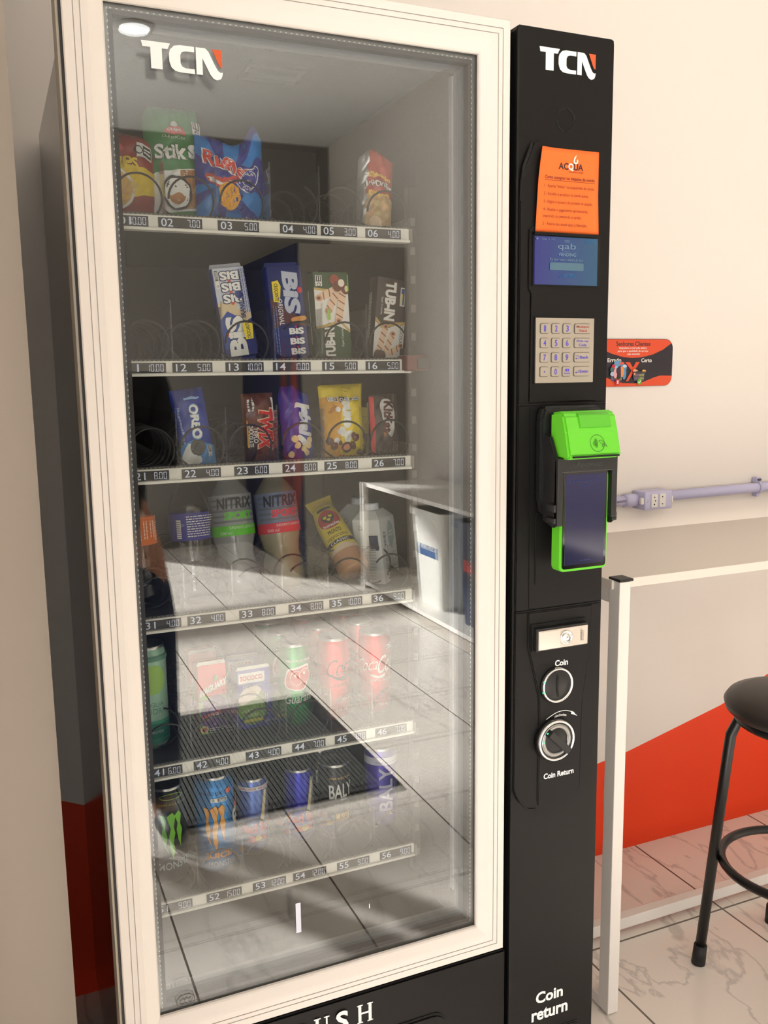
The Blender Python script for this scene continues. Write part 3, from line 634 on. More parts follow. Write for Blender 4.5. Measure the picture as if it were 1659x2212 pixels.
a.poly([(p, q) for p, q in rrect(-.031, -.0140, .031, -.0025, .002)], M('screen_box', (0, 0, 0), emit=srgb(110, 150, 165), es=.9))
a.text('BEM-VINDO', -.000+.005, -.0215, .022, .0042, ET); a.ring(-.011, -.0215, .003, .003, .0006, ET, 14, PI, 2*PI)
a.text('Temp. 1s  4°C', -.035, .031, .024, .003, EG); a.text('00000000', .042, .0305, .018, .0026, ET); a.rect(-.056, .030, -.053, .0325, EG)
a.done('screen_graphics', sc_)

# lock plate
b = MB(); b.prism([(.7725, .979), (.8760, .979), (.8760, 1.0245), (.7725, 1.0245)], 1.1915, 1.194, GAP); b.box(.7745, .8735, 1.1815, 1.1935, .9810, 1.0190, BLACK2, .0015); lk = vpart(b, 'lock_handle')
b = MB(); b.box(.7775, .8725, 1.1795, 1.182, .9835, 1.0155, M('lock_textured_metal', srgb(200, 192, 182), .32, .85, bump=(700, .5, .0006)), .0006)
b.box(.7795, .8190, 1.1788, 1.180, .9850, 1.0140, M('lock_polished_metal', srgb(230, 222, 212), .22, .8), .0003); b.done('metal_face', lk)
b = MB(); b.lathe([(.0125, 1.1800), (.0120, 1.1775), (.0095, 1.1770), (.0085, 1.1785), (.0060, 1.1785), (.0055, 1.1750), (.001, 1.1745)], SILVER, (.8300, 0, .9995), 'y', 28); b.done('key_cylinder', lk)
a = Art(planeXZ(.861, 1.1795, .9995)); a.block(-.003, -.009, .003, .009, 3, K(120, 112, 104), 1); a.done('embossed_mark', lk)
# coin slot
a = Art(planeXZ(0, 1.1936, 0)); a.text('Coin', .8315, .9525, .0255, .0105, LW, bold=.03); vart(a, 'coin_lettering', VM); a = Art(planeXZ(0, 1.1936, 0)); a.text('Coin Return', .8300, .7585, .0600, .0100, LW, bold=.03); vart(a, 'coin_return_label', VM); a = Art(planeXZ(0, 1.1936, 0))
a.line([(.8035+.0555*i/12, .8560+.0125*math.sin(PI*(.06+.80*i/12))) for i in range(13)], .0011, LW); a.poly([(.8535, .8655), (.8655, .8545), (.8520, .8605), (.8535, .8640)], LW)
a.text('clockwise', .8310, .8622, .0240, .0044, LW, bold=.015, arc=.35)
vart(a, 'turn_arrow', VM)
a = Art(planeXZ(0, 1.2, 0)); a.text('Coin', .8235, .345, .056, .022, LW, bold=.03); a.text('return', .8245, .3125, .075, .0215, LW, bold=.03); vart(a, 'coin_return_lettering', VM)
b = MB(); b.prism([(.765+p, .15+q) for p, q in rrect(0, 0, .125, .128, .012)], 1.199, 1.2008, GAP); b.prism([(.767+p, .152+q) for p, q in rrect(0, 0, .121, .124, .011)], 1.1975, 1.2005, COV, .0005); vpart(b, 'coin_tray_flap')
def round_bezel(name, cx, cz, R, y):
    b = MB(); b.lathe([(R*1.06, 1.194), (R*1.04, y+.006), (R*.98, y+.002)], BLACK2, (cx+.001, 0, cz-.001), 'y', 40)
    o = vpart(b, name); 
    b = MB(); b.lathe([(R, y+.006), (R*.99, y+.001), (R*.93, y-.001), (R*.86, y+.0015), (R*.84, y+.0035)], SILVER, (cx, 0, cz), 'y', 48, cap=False); b.done('chrome_ring', o)
    return o
s1 = round_bezel('coin_slot', .8215, .9165, .0300, 1.186)
b = MB(); b.lathe([(.0245, 1.1895), (.0240, 1.1875), (.0200, 1.1885), (.0001, 1.1905)], BLACK2, (.8215, 0, .9165), 'y', 40); b.done('slot_cup', s1)
a = Art(planeXZ(.8215, 1.1870, .9165)); a.line([(.0005, .019), (-.0012, .009), (-.0016, 0), (-.0012, -.009), (.0005, -.019)], .0034, GAP); a.done('slot_opening', s1)
s2 = round_bezel('coin_return_knob', .8185, .8225, .0355, 1.182)
b = MB(); b.lathe([(.0300, 1.1880), (.0285, 1.1840), (.0215, 1.1830), (.0205, 1.1870), (.0001, 1.1880)], M('knob_satin_ring', srgb(150, 150, 148), .25, .9), (.8185, 0, .8225), 'y', 40); b.done('knob_ring', s2)
b = MB(); d = Vector((.72, -.69)); n_ = Vector((.69, .72)); 
b.prism([tuple(Vector((.8185, .8225))+d*i*.0265+n_*j*.0058) for i, j in ((-1, -1), (1, -1), (1, 1), (-1, 1))], 1.1725, 1.187, BLACK2, .001); b.done('knob_bar', s2)
GL = M('green_indicator', (0, 0, 0), emit=(.05, 1, .35), es=2.5)
b = MB()
for x, z in ((.7985, .8390), (.7900, .8255)): b.lathe([(.0018, 1.1805), (.0016, 1.179)], GL, (x, 0, z), 'y', 10)
b.done('indicator_light', s2)
b = MB(); b.lathe([(.0011, 1.1875), (.0010, 1.184)], GL, (.7935, 0, .926), 'y', 8); b.lathe([(.0011, 1.1875), (.0010, 1.184)], GL, (.7925, 0, .908), 'y', 8); b.done('indicator_light', s1)

# card-reader cradle (part of the machine)
b = MB(); CR = M('cradle_black_plastic', srgb(26, 26, 27), .38)
b.prism([(.780, 1.205), (.775, 1.235), (.7745, 1.355), (.780, 1.3745), (.882, 1.3745), (.890, 1.362), (.8905, 1.235), (.886, 1.205)], 1.176, 1.194, CR, .004)
b.prism([(1.178, 1.335), (1.160, 1.330), (1.140, 1.292), (1.138, 1.196), (1.150, 1.188), (1.178, 1.196)], .7795, .7855, CR, .002, 'yz')
b.prism([(1.178, 1.335), (1.160, 1.330), (1.140, 1.292), (1.138, 1.196), (1.150, 1.188), (1.178, 1.196)], .8855, .8915, CR, .002, 'yz')
b.box(.7795, .8910, 1.137, 1.146, 1.274, 1.2975, CR, .002)
b.box(.7795, .7900, 1.137, 1.147, 1.192, 1.278, CR, .002); b.box(.8800, .8910, 1.137, 1.147, 1.200, 1.278, CR, .002)
b.box(.7745, .7905, 1.139, 1.160, 1.196, 1.205, CR, .002); b.box(.7745, .7905, 1.139, 1.160, 1.214, 1.226, CR, .002); b.box(.884, .8935, 1.139, 1.155, 1.194, 1.208, CR, .002)
cr_ = vpart(b, 'card_reader_cradle')
a = Art(planeXZ(.8365, 1.1369, 1.2850)); DG = K(58, 58, 60); a.text('VENDPAGO', .002, 0, .046, .0062, DG, bold=.01); a.line([(-.0285, .002), (-.0255, -.0035), (-.019, .005)], .0022, DG)
vart(a, 'cradle_lettering', VM)

# ---- trays, coils, tags
PRICE = [['10.00', '7.00', '5.00', '4.00', '3.00', '4.00'], ['10.00', '5.00', '10.00', '10.00', '5.00', '5.00'], ['8.00', '4.00', '6.00', '8.00', '8.00', '7.00'],
         ['4.00', '4.00', '8.00', '8.00', '10.00', '9.00'], ['6.00', '4.00', '4.00', '7.00', '7.00', '7.00'], ['9.00', '15.00', '12.00', '12.00', '9.00', '9.00']]
TAGS = [[(.171, .215), (.228, .289), (.311, .371), (.402, .459), (.465, .523), (.536, .595)], [(.172, .229), (.238, .295), (.314, .371), (.385, .444), (.462, .520), (.533, .591)],
        [(.173, .226), (.244, .301), (.321, .374), (.395, .451), (.462, .518), (.541, .599)], [(.176, .233), (.242, .299), (.320, .377), (.398, .455), (.465, .521), (.537, .597)],
        [(.177, .224), (.241, .297), (.322, .379), (.397, .453), (.469, .524), (.540, .597)], [(.172, .229), (.251, .307), (.325, .380), (.392, .449), (.468, .526), (.545, .604)]]
RAILZ = [1.629, 1.428, 1.274, 1.052, .8215, .5975]
COLX = [.209, .283, .357, .440, .514, .588]
DIVX = [.246, .320, .4, .477, .551]
RAILW = M('price_rail_white', srgb(222, 220, 212), .35); RAILG = M('rail_grey', srgb(120, 118, 112), .4, .3)
TAGB = K(46, 43, 40, .4); TAGW = M('tag_white_glow', srgb(214, 222, 240), .5, emit=srgb(214, 222, 240), es=.12)  # printed tag digits also glow slightly by themselves
WIRE = M('coil_wire', srgb(36, 36, 36), .35, .2); TRAYM = M('tray_dark_steel', srgb(58, 57, 54), .5, .2)
def coil(cx, cz, R, y0, pitch, turns, start):
    """planar loops joined by a short step on the left side"""
    p = []; n = 28
    for t_ in range(turns):
        for i in range(n):
            an = PI-i*2*PI/n; y = y0+pitch*t_
            fr = i/n
            if t_ == 0 and fr < start: continue
            if fr > .86: y += pitch*(fr-.86)/.14
            p.append((cx+R*math.cos(an), y, cz+R*math.sin(an)))
    return p
START = [[0, 0, .0, .30, .05, .0], [.1, .14, 0, .10, 0, 0], [0, 0, 0, 0, 0, 0], [.1]*6, [.02, 0, 0, 0, .1, .0], [.05]*6]
for r in range(6):
    z = RAILZ[r]; fl = z+.010
    b = MB(); b.box(.170, .626, 1.330, 1.80, fl-.004, fl, TRAYM)
    b.box(.170, .174, 1.330, 1.80, fl, fl+.030, TRAYM); b.box(.622, .626, 1.330, 1.80, fl, fl+.030, TRAYM)
    for dx in DIVX: b.box(dx-.0016, dx+.0016, 1.345, 1.79, fl, fl+.010, TRAYM)
    tr = vpart(b, 'tray')
    b = MB(); b.box(.168, .6185, 1.318, 1.330, z, z+.0215, RAILW, .001); b.box(.168, .6185, 1.313, 1.320, z, z+.0042, RAILW, .0012); b.box(.168, .6185, 1.322, 1.332, z+.0215, z+.0245, TRAYM)
    b.box(.6185, .6215, 1.312, 1.332, z+.001, z+.021, RAILG)
    k = .172
    while k < .615: b.box(k, k+.0035, 1.3205, 1.3225, z+.0217, z+.0235, RAILG); k += .0062
    rl = b.done('price_rail', tr)
    for c in range(6):
        x0, x1 = (q*1.0154 for q in TAGS[r][c]); a = Art(planeXZ(0, 1.3178, 0), None, .0003)
        a.rect(x0, z+.0050, x1, z+.0190, TAGB)
        s_ = '%d%d' % (r, c+1); a.text(s_, x0+.0125, z+.0120, .0165 if '1' not in s_ or s_ == '01' else .0150, .0108, TAGW, bold=.002)
        seven(a, PRICE[r][c], x1-.002, z+.0068, .0102, TAGW); a.done('price_tag', tr)
    for dx in DIVX:
        b = MB(); h = .098 if r < 3 else .085; b.box(dx-.0009, dx+.0009, 1.334, 1.337, fl, fl+h, DIVIDER); b.box(dx-.0005, dx+.0005, 1.337, 1.78, fl, fl+h*.92, DIVIDER); b.box(dx-.008, dx+.008, 1.333, 1.338, fl, fl+.002, DIVIDER); b.done('divider', tr)
    for c in range(6):
        b = MB(); pitch = .035 if (r, c) == (2, 0) else .073 if r > 2 else .060
        b.tube(coil(COLX[c], fl+.004+.033, .0325, 1.337 if r > 2 else 1.334, pitch, 6, START[r][c]), .0016, WIRE, 6)
        o = b.done('coil', VM); o.location = -VO
b = MB(); b.box(.604, .642, 1.300, 1.338, 1.431, 1.456, M('dark_red_plastic', srgb(92, 26, 22), .3), .004); b.box(.622, .640, 1.297, 1.306, 1.434, 1.452, BLACK2, .003); vpart(b, 'drop_sensor')

# ---------------------------------------------------------------- orange notice taped over the panel
def notice():
    w_, h = .1085, .1225; cx, cz = .8285, 1.6975
    def fn(u, v):
        y = 1.1925-.010*max(0, (-u/w_-.25)*1.6)*max(0, v/h+.45)-.0045*max(0, u/w_-.3)*2*max(0, -v/h-.05)*2
        x = cx+u+.0068*max(0, v/h-.05)**1.6*max(0, -u/w_*2)*2.0 - .0045*max(0, -u/w_)*2*(1-max(0, v/h+.5)) + .003*max(0, u/w_)*2*max(0, -v/h)
        return (x, y, cz+v)
    b = MB(); n = 16; pts = []; fs = []
    for L in (0, .0004):
        for j in range(n+1):
            for i in range(n+1):
                p = fn((i/n-.5)*w_, (j/n-.5)*h); pts.append((p[0], p[1]+L, p[2]))
    k = n+1
    for j in range(n):
        for i in range(n):
            q = j*k+i; fs.append([q, q+1, q+k+1, q+k]); q += k*k; fs.append([q, q+k, q+k+1, q+1])
    for i in range(n):
        for q in ((i, i+1), (n*k+i+1, n*k+i), ((i+1)*k, i*k), (i*k+n, (i+1)*k+n)): fs.append([q[0], q[1], q[1]+k*k, q[0]+k*k])
    b.faces(pts, fs, M('orange_paper', srgb(248, 112, 40), .75), True); o = b.done('paper_notice')
    tag(o, 'orange paper notice with buying instructions above the blue screen', 'notice')
    DK, WH = K(60, 22, 24), K(250, 240, 225); a = Art(fn, .008, .0003)
    yy = lambda f_: h/2-h*f_
    a.text('AC', -.0105+.000, yy(.205), .0180, .0100, DK, bold=.03); a.text('Q', .0030, yy(.21), .0095, .0112, WH, bold=.03); a.text('UA', .0165, yy(.205), .0175, .0100, DK, bold=.03)
    a.ring(.0115, yy(.135), .0042, .0042, .0022, WH, 18, PI*.78, PI*2.25); a.poly([(.0078, yy(.125)), (.0085, yy(.095)), (.0125, yy(.06)), (.0115, yy(.09)), (.0100, yy(.115)), (.0098, yy(.13))], WH)
    a.text('LAVANDERIA EXPRESS', .0120, yy(.268), .0270, .0022, DK)
    a.text('Como comprar na máquina de snacks', .0015, yy(.352), .0900, .0060, DK, bold=.012); a.rect(-.044, yy(.384), .047, yy(.380), DK)
    for i, (s_, w2, f_) in enumerate((('1 - Aperte "Iniciar" na maquininha de cartão.', .0905, .455), ('2 - Escolha o produto no painel acima.', .0790, .548), ('3 - Digite o número do produto no teclado.', .0865, .641), ('4 - Realize o pagamento aproximando,', .0785, .734), ('inserindo ou passando o cartão.', .0665, .812), ('5 - Retire seu snack após a liberação.', .0770, .905))):
        a.text(s_, -.0438+w2/2, yy(f_), w2, .0056, DK)
    a.done('printed_text', o)
notice()

# ---------------------------------------------------------------- payment terminal in the cradle
t = empty('card_terminal', (.8355, 1.15, 1.24)); tag(t, 'lime green card payment terminal held in the black cradle', 'card terminal'); TO = Vector((.8355, 1.15, 1.24))
LIME = M('lime_plastic', srgb(102, 206, 44), .4)
def tp(b, name, parent=None):
    o = b.done(name, parent or t)
    if not parent: o.location = -TO
    return o
b = MB(); b.prism([(.7905+p, 1.118+q) for p, q in rrect(0, 0, .0895, .157, .008, 5)], 1.145, 1.168, LIME, .003); body = tp(b, 'body')
b = MB(); b.prism([(1.170, 1.365), (1.146, 1.368), (1.136, 1.362), (1.128, 1.338), (1.118, 1.300), (1.124, 1.2955), (1.170, 1.2955)], .7865, .8835, LIME, .0035, 'yz'); hd = tp(b, 'printer_head')
b = MB(); b.prism([(1.1425, 1.366), (1.1335, 1.362), (1.1275, 1.343), (1.140, 1.340)], .8120, .8700, M('lime_shade_plastic', srgb(90, 188, 40), .4), .0008, 'yz'); b.done('paper_door', hd)
b = MB(); b.box(.7925, .8770, 1.1155, 1.1185, 1.2985, 1.3012, GAP); b.done('paper_slot', hd)
nrm = Vector((0, -(1.338-1.300), (1.128-1.118)*-1)); slope = math.atan2(.010, .038)
fnh = lambda u, v: (.8400+u, 1.1228+v*math.sin(slope)-.0004, 1.319+v*math.cos(slope))
a = Art(fnh, None, .0003); IK = K(22, 60, 18); a.ring(0, 0, .0132, .0132, .0006, IK, 36)
for k in range(4): a.ring(-.0085, 0, .0022+.0022*k, .0022+.0022*k+.0012, .0009, IK, 10, -.85, .85)
a.line(smoothpoly([(.0022, .0030), (.0075, .0042), (.0115, .0005), (.0165, -.0048), (.0150, -.0058), (.0105, -.0012), (.0092, -.0058), (.0078, -.0052), (.0082, -.0010), (.0052, -.0002), (.0044, .0016)], 3), .0006, IK)
a.done('contactless_symbol', hd)
b = MB(); b.prism([(.7945+p, 1.1225+q) for p, q in rrect(0, 0, .0815, .152, .004, 4)], 1.1430, 1.1455, M('terminal_glass', srgb(10, 10, 12), .04, coat=.5)); gl = tp(b, 'front_glass')
b = MB(); b.box(.7985, .8715, 1.1424, 1.1432, 1.1285, 1.2705, screen_mat('terminal_glow', srgb(30, 34, 88), srgb(32, 36, 104), 'Z', 1.13, 1.27, .55)); b.done('screen', gl)
a = Art(planeXZ(.835, 1.1424, 1.26), None, .0002); EB = M('screen_text_blue', (0, 0, 0), emit=srgb(66, 84, 160), es=.7)
a.text('Para iniciar a compra clique', 0, .0000, .060, .004, EB); a.text('abaixo', 0, -.0065, .014, .004, EB); a.done('screen_prompt', gl); a = Art(planeXZ(.835, 1.1424, 1.26), None, .0002); a.text('atendimento', .002, -.125, .020, .0025, EB); a.done('screen_text', gl)

# ================================================================ PRODUCTS IN THE MACHINE
FL = [z+.010 for z in RAILZ]
WH = K(238, 238, 234); DKI = K(28, 26, 26); STW = K(226, 226, 222)
CRIMP = M('crimped_foil', srgb(196, 198, 200), .3, .8)
def root_place(o, x, y, z, rx=0, ry=0, rz=0):
    o.location = (x, y, z); o.rotation_euler = (math.radians(rx), math.radians(ry), math.radians(rz)); return o
def bag(w_, h, d, col, top=None, pinch=.0, seed=1, wr=.0012, rough=.28):
    """pillow pack: local base at z=0, front toward -y; returns root mesh and front surface fn(u,v)"""
    rnd = random.Random(seed); ph = [rnd.uniform(0, 6) for _ in range(8)]
    top = top or [(-.5, 1), (.5, 1)]
    def tz(u):
        t = u/w_
        for (a, za), (b_, zb) in zip(top, top[1:]):
            if t <= b_+1e-9: return za+(zb-za)*max(0, (t-a))/(b_-a)
        return top[-1][1]
    def bulge(u, v):
        s = max(0, 1-(2*u/w_)**2)**.55; q = max(0, math.sin(PI*min(max(v/h, 0), 1)))**.42
        wv = wr*(math.sin(u*260+ph[0]+v*120)+math.sin(v*210+ph[1]-u*90)+.7*math.sin(u*410-v*330+ph[2]))*s*q
        edge = 1-min(1, min(v, h-v)/(h*.16)); wv += wr*1.3*math.sin(u*620+ph[3])*edge*s
        return d/2*s*q+wv+.0006
    def P(u, v, side):
        uu = u*(1-pinch*math.sin(PI*v/h)); return (uu, -side*bulge(u, v), v*tz(u))
    fn = lambda u, v: P(u, v, 1)
    b = MB(); NX, NZ = 22, 30
    for side in (1, -1):
        pts = [P((i/NX-.5)*w_, j/NZ*h, side) for j in range(NZ+1) for i in range(NX+1)]; k = NX+1
        fs = [[j*k+i, j*k+i+1, (j+1)*k+i+1, (j+1)*k+i][::side] for j in range(NZ) for i in range(NX)]
        b.faces(pts, fs, K(*col, rough), True)
    return b, fn
def finish(b, name, label, cat, pos, group=None):
    o = b.done(name); tag(o, label, cat, group); return root_place(o, *pos)
def bagart(fn, w_, h): return Art(fn, .0042, .00055, (-w_/2+.0005, w_/2-.0005, .0005, h-.0005))

# --- row 0
b, fn = bag(.112, .132, .05, (150, 40, 40), [(-.5, .96), (0, 1), (.3, .99), (.5, .90)], seed=3)
o = finish(b, 'chip_bag', 'red and yellow chip bag at the left end of the top shelf', 'chip bag', (.186, 1.392, FL[0]+.003, 0, 3, 6))
a = bagart(fn, .112, .132); a.poly([(-.06, .028), (-.02, .030), (.06, .055), (.06, .086), (-.06, .084)], K(232, 200, 40)); a.ellipse(-.014, .050, .034, .030, WH); a.ellipse(-.016, .050, .032, .028, K(224, 176, 90))
for k in range(9): a.ellipse(-.03+.006*k, .040+.009*(k % 3), .008, .004, K(236-8*(k % 3), 190-10*(k % 2), 96), 10)
a.text('CHIPS', -.006, .086, .06, .016, K(236, 206, 40), bold=.04, slope=.1); a.stamp(.022, .098, .044, .119, STW, DKI); a.poly(smoothpoly([(-.018, .108), (-.009, .113), (0, .109), (.002, .102), (-.018, .102)], 3), K(196, 70, 66))
a.done('printed_artwork', o)
b, fn = bag(.082, .176, .042, (52, 128, 66), [(-.5, .90), (-.38, 1), (.5, .985)], seed=5)
o = finish(b, 'snack_bag', 'tall green snack stick bag with a white window on the top shelf', 'snack bag', (.277, 1.400, FL[0]+.003, -2, -2, 5))
a = bagart(fn, .082, .176); a.poly([(-.04, .022), (.04, .030), (.04, .090), (-.04, .080)], WH); a.poly([(.006, .030), (.04, .033), (.04, .088), (.002, .084)], K(184, 128, 72))
for k in range(5): a.line([(.012+.006*k, .034), (.009+.006*k, .084)], .0012, K(140, 92, 50))
a.outlined('Stik', -.008, .110, .045, .022, WH, K(40, 90, 50), .02, bold=.03, slope=.05); a.text('s', .025, .112, .018, .020, WH, bold=.04)
a.text('CLÁSSICOS', -.002, .131, .034, .0045, STW); a.poly(smoothpoly([(-.014, .141), (-.004, .146), (.006, .147), (.014, .143), (.013, .135), (-.013, .135)], 3), K(200, 70, 66)); a.ellipse(0, .1495, .005, .005, STW, 12); a.text('CHIPS', 0, .1405, .020, .004, STW, bold=.02)
a.ellipse(-.004, .052, .021, .024, K(46, 40, 38)); a.ellipse(-.004, .052, .018, .021, WH); a.ring(-.004, .050, .013, .013, .004, K(170, 112, 60), 18, PI*1.05, PI*1.95); a.ellipse(-.004, .046, .009, .005, K(184, 128, 72), 14)
a.stamp(.026, .138, .039, .156, STW, DKI); a.done('printed_artwork', o)
b, fn = bag(.104, .160, .05, (40, 132, 214), [(-.5, .86), (-.34, .85), (.05, .80), (.22, .84), (.34, 1.0), (.40, .985), (.5, .88)], seed=8)
o = finish(b, 'chip_bag', 'blue striped ridged chip bag with a pointed folded corner', 'chip bag', (.352, 1.388, FL[0]+.002, -1, 1, 4))
a = bagart(fn, .104, .160); cx, cz = -.012, .085; DB = K(44, 52, 148)
for k in range(9):
    a0 = k*2*PI/9+.35; a.poly([(cx+.012*math.cos(a0), cz+.012*math.sin(a0)), (cx+.14*math.cos(a0-.16), cz+.14*math.sin(a0-.16)), (cx+.14*math.cos(a0+.17), cz+.14*math.sin(a0+.17))], DB)
a.poly([(-.052, .12), (.0, .125), (.052, .09), (.052, .07), (.02, .085), (-.052, .075)], DB)
a.poly(smoothpoly([(-.040, .094), (-.020, .090), (.008, .100), (.003, .086), (-.016, .074), (-.036, .080)], 4), K(206, 70, 52)); a.poly(smoothpoly([(-.038, .088), (-.018, .083), (-.004, .088), (-.010, .080), (-.032, .080)], 3), WH)
a.ellipse(-.006, .060, .018, .026, K(30, 60, 150)); a.ellipse(-.008, .060, .016, .024, K(246, 180, 50))
for k in range(5): a.line([(-.018+.005*k, .042), (-.016+.005*k, .078)], .0012, K(226, 150, 34))
a.outlined('Ruffles', -.010, .113, .064, .024, K(214, 60, 48), WH, .025, bold=.03, slope=-.32)
a.ellipse(.020, .088, .0165, .0185, WH, 26); a.ellipse(.020, .088, .0155, .0175, DB, 26); a.ring(.020, .088, .0105, .0118, .0007, WH); a.text('1', .021, .088, .004, .009, WH, bold=.03); a.text('BATATA CHIPS', .020, .101, .022, .0032, WH, arc=.30); a.text('DO BRASIL', .020, .0745, .018, .0032, WH, arc=-.3)
a.text('57 g', .022, .022, .010, .005, STW); a.done('printed_artwork', o)
b, fn = bag(.054, .142, .034, (190, 62, 44), [(-.5, .88), (-.15, 1), (.1, .96), (.5, .86)], seed=11, wr=.0016)
o = finish(b, 'peanut_bag', 'narrow red and tan peanut bag at the right end of the top shelf', 'snack bag', (.588, 1.388, FL[0]+.003, -3, 3, -14))
a = bagart(fn, .054, .142); a.rect(-.027, 0, .027, .072, K(206, 168, 112)); 
for k in range(16): a.ellipse(-.02+.011*(k % 4), .012+.014*(k//4), .007, .0045, K(226-10*(k % 3), 186-8*(k % 2), 124), 10)
a.poly([(-.027, 0), (-.018, 0), (-.012, .14), (-.027, .14)], K(206, 206, 208, .25, .6)); a.text('Amendoim', .002, .101, .036, .010, K(240, 196, 60), bold=.04); a.outlined('Japonês', .002, .086, .040, .014, WH, K(120, 26, 26), .02, bold=.02); a.text('crocante', .002, .072, .030, .008, K(240, 196, 60), bold=.03)
a.ellipse(.0, .022, .009, .013, K(232, 200, 160), 16); a.done('printed_artwork', o)

# --- row 1
def wafer_pack(col, top_col, w_, h, d, name, label, pos, artf):
    b = MB(); b.box(-w_/2, w_/2, -d/2, d/2, .006, h, K(*col, .3), .004); b.prism([(-w_/2+.003, 0), (w_/2-.003, 0), (w_/2-.001, .008), (-w_/2+.001, .008)], -.0012, .0012, K(*col, .3)); b.prism([(-w_/2+.003, h+.006), (w_/2-.003, h+.006), (w_/2-.001, h-.001), (-w_/2+.001, h-.001)], -.0012, .0012, K(*top_col, .3))
    o = finish(b, name, label, 'wafer pack', pos); a = Art(lambda u, v: (u, -d/2, v), None, .0003, (-w_/2+.002, w_/2-.002, .007, h-.001)); artf(a); a.done('printed_artwork', o)
    return o
def art_white(a):
    NV = K(24, 40, 120); a.rect(-.025, .066, .0245, .14, K(200, 206, 220)); a.poly([(-.025, .040), (.0245, .062), (.0245, .070), (-.025, .088)], K(216, 196, 160)); a.rect(-.025, .066, .005, .088, K(216, 196, 160)); a.poly([(-.025, .062), (-.012, .075), (.0245, .052), (.0245, .0), (-.025, 0)], K(38, 76, 170)); a.poly([(.0245, .055), (.0245, 0), (-.025, 0), (-.025, .018), (.0, .022)], NV)
    for k in range(3): a.outlined('BiS', .000, .127-k*.017, .030, .013, WH, K(40, 44, 100), .05, rot=PI, bold=.04); a.ellipse(-.001, .1195-k*.017, .0025, .002, K(210, 60, 50), 10)
    a.outlined('BiS', -.004, .037, .060, .029, WH, K(22, 34, 92), .015, rot=PI/2, bold=.05); a.ellipse(-.0185, .040, .0028, .003, K(212, 70, 50), 10)
    a.text('BRANCO', .012, .078, .030, .0075, K(30, 36, 96), rot=PI/2, bold=.02); a.ellipse(.010, .098, .006, .006, K(34, 50, 120), 16); a.block(.015, .070, .023, .136, 3, K(90, 100, 150), 1, 4)
    a.poly([(.008, .030), (.020, .030), (.022, .052), (.014, .060), (.006, .052)], K(238, 216, 40)); a.text('CROCANTE', .014, .043, .024, .006, K(30, 30, 90), rot=PI/2, bold=.02); a.stamp(-.0245, .108, -.0185, .136, STW, K(80, 84, 92))
wafer_pack((30, 52, 150), (196, 200, 210), .053, .140, .022, 'wafer_pack', 'white and blue wafer pack leaning left on the second shelf', (.357, 1.372, FL[1]+.012, -4, -7, 3), art_white)
def art_dark(a):
    a.poly([(-.028, .03), (.028, .02), (.028, .09), (-.02, .108), (-.028, .108)], K(92, 48, 34)); a.poly([(-.028, .098), (.002, .078), (.028, .060), (.028, .15), (-.028, .15)], K(20, 30, 96)); a.poly([(-.028, 0), (.028, 0), (.028, .052), (-.006, .058), (-.028, .05)], K(22, 34, 104))
    a.outlined('BiS', .008, .105, .066, .026, K(196, 200, 214), K(18, 70, 140), .012, rot=-PI/2, bold=.05, shear=.1); a.ellipse(.022, .108, .004, .005, K(204, 50, 46), 12)
    a.text('ORIGINAL', -.012, .076, .040, .008, WH, rot=-PI/2, bold=.01, shear=.2); a.poly([(-.022, .092), (-.012, .090), (-.008, .115), (-.012, .124), (-.022, .122)], K(238, 216, 40)); a.text('CROCANTE', -.016, .106, .026, .006, K(40, 30, 60), rot=-PI/2, bold=.02)
    for k in range(3): a.text('BiS', .010, .046-k*.0155, .024, .010, WH, bold=.05); a.ellipse(.0095, .0525-k*.0155, .0018, .0018, K(208, 50, 46), 8)
    a.block(-.026, .01, -.019, .085, 2, K(110, 130, 190), 1, 5); a.poly(smoothpoly([(.004, .066), (.024, .068), (.026, .062), (.004, .060)], 3), K(214, 150, 70))
wafer_pack((22, 38, 128), (22, 38, 128), .058, .146, .024, 'wafer_pack', 'dark blue wafer pack with large light lettering on the second shelf', (.437, 1.372, FL[1]+.010, -3, -4, 2), art_dark)
def tube_box(name, col, w_, h, d, label, pos, artf):
    b = MB(); b.box(-w_/2, w_/2, -d/2, d/2, 0, h, K(*col, .4), .0008); o = finish(b, name, label, 'biscuit box', pos)
    a = Art(lambda u, v: (u, -d/2, v), None, .0003, (-w_/2+.0003, w_/2-.0003, .0003, h-.0003)); artf(a); a.done('printed_artwork', o)
    a = Art(lambda u, v: (-d/2*0-w_/2, -u, v), None, .0003); a.block(-d*.4, h*.2, d*.4, h*.8, 4, K(190, 186, 176), 1, 6); a.done('side_print', o)
def rolls(a, items):
    for x0, y0, x1, y1, r in items:
        d = Vector((x1-x0, y1-y0)); L = d.length; d.normalize(); n_ = Vector((-d.y, d.x))
        q = [Vector((x0, y0))+n_*r, Vector((x1, y1))+n_*r, Vector((x1, y1))-n_*r, Vector((x0, y0))-n_*r]; a.poly([tuple(v) for v in q], K(232, 200, 170)); k = .006
        while k < L-.004:
            c = Vector((x0, y0))+d*k; a.line([tuple(c-n_*r), tuple(c+d*.004+n_*r)], .0018, K(150, 86, 60)); k += .011
        a.ellipse(x1, y1, r, r*.8, K(206, 160, 128), 12); a.ellipse(x1, y1, r*.5, r*.4, K(120, 66, 46), 10)
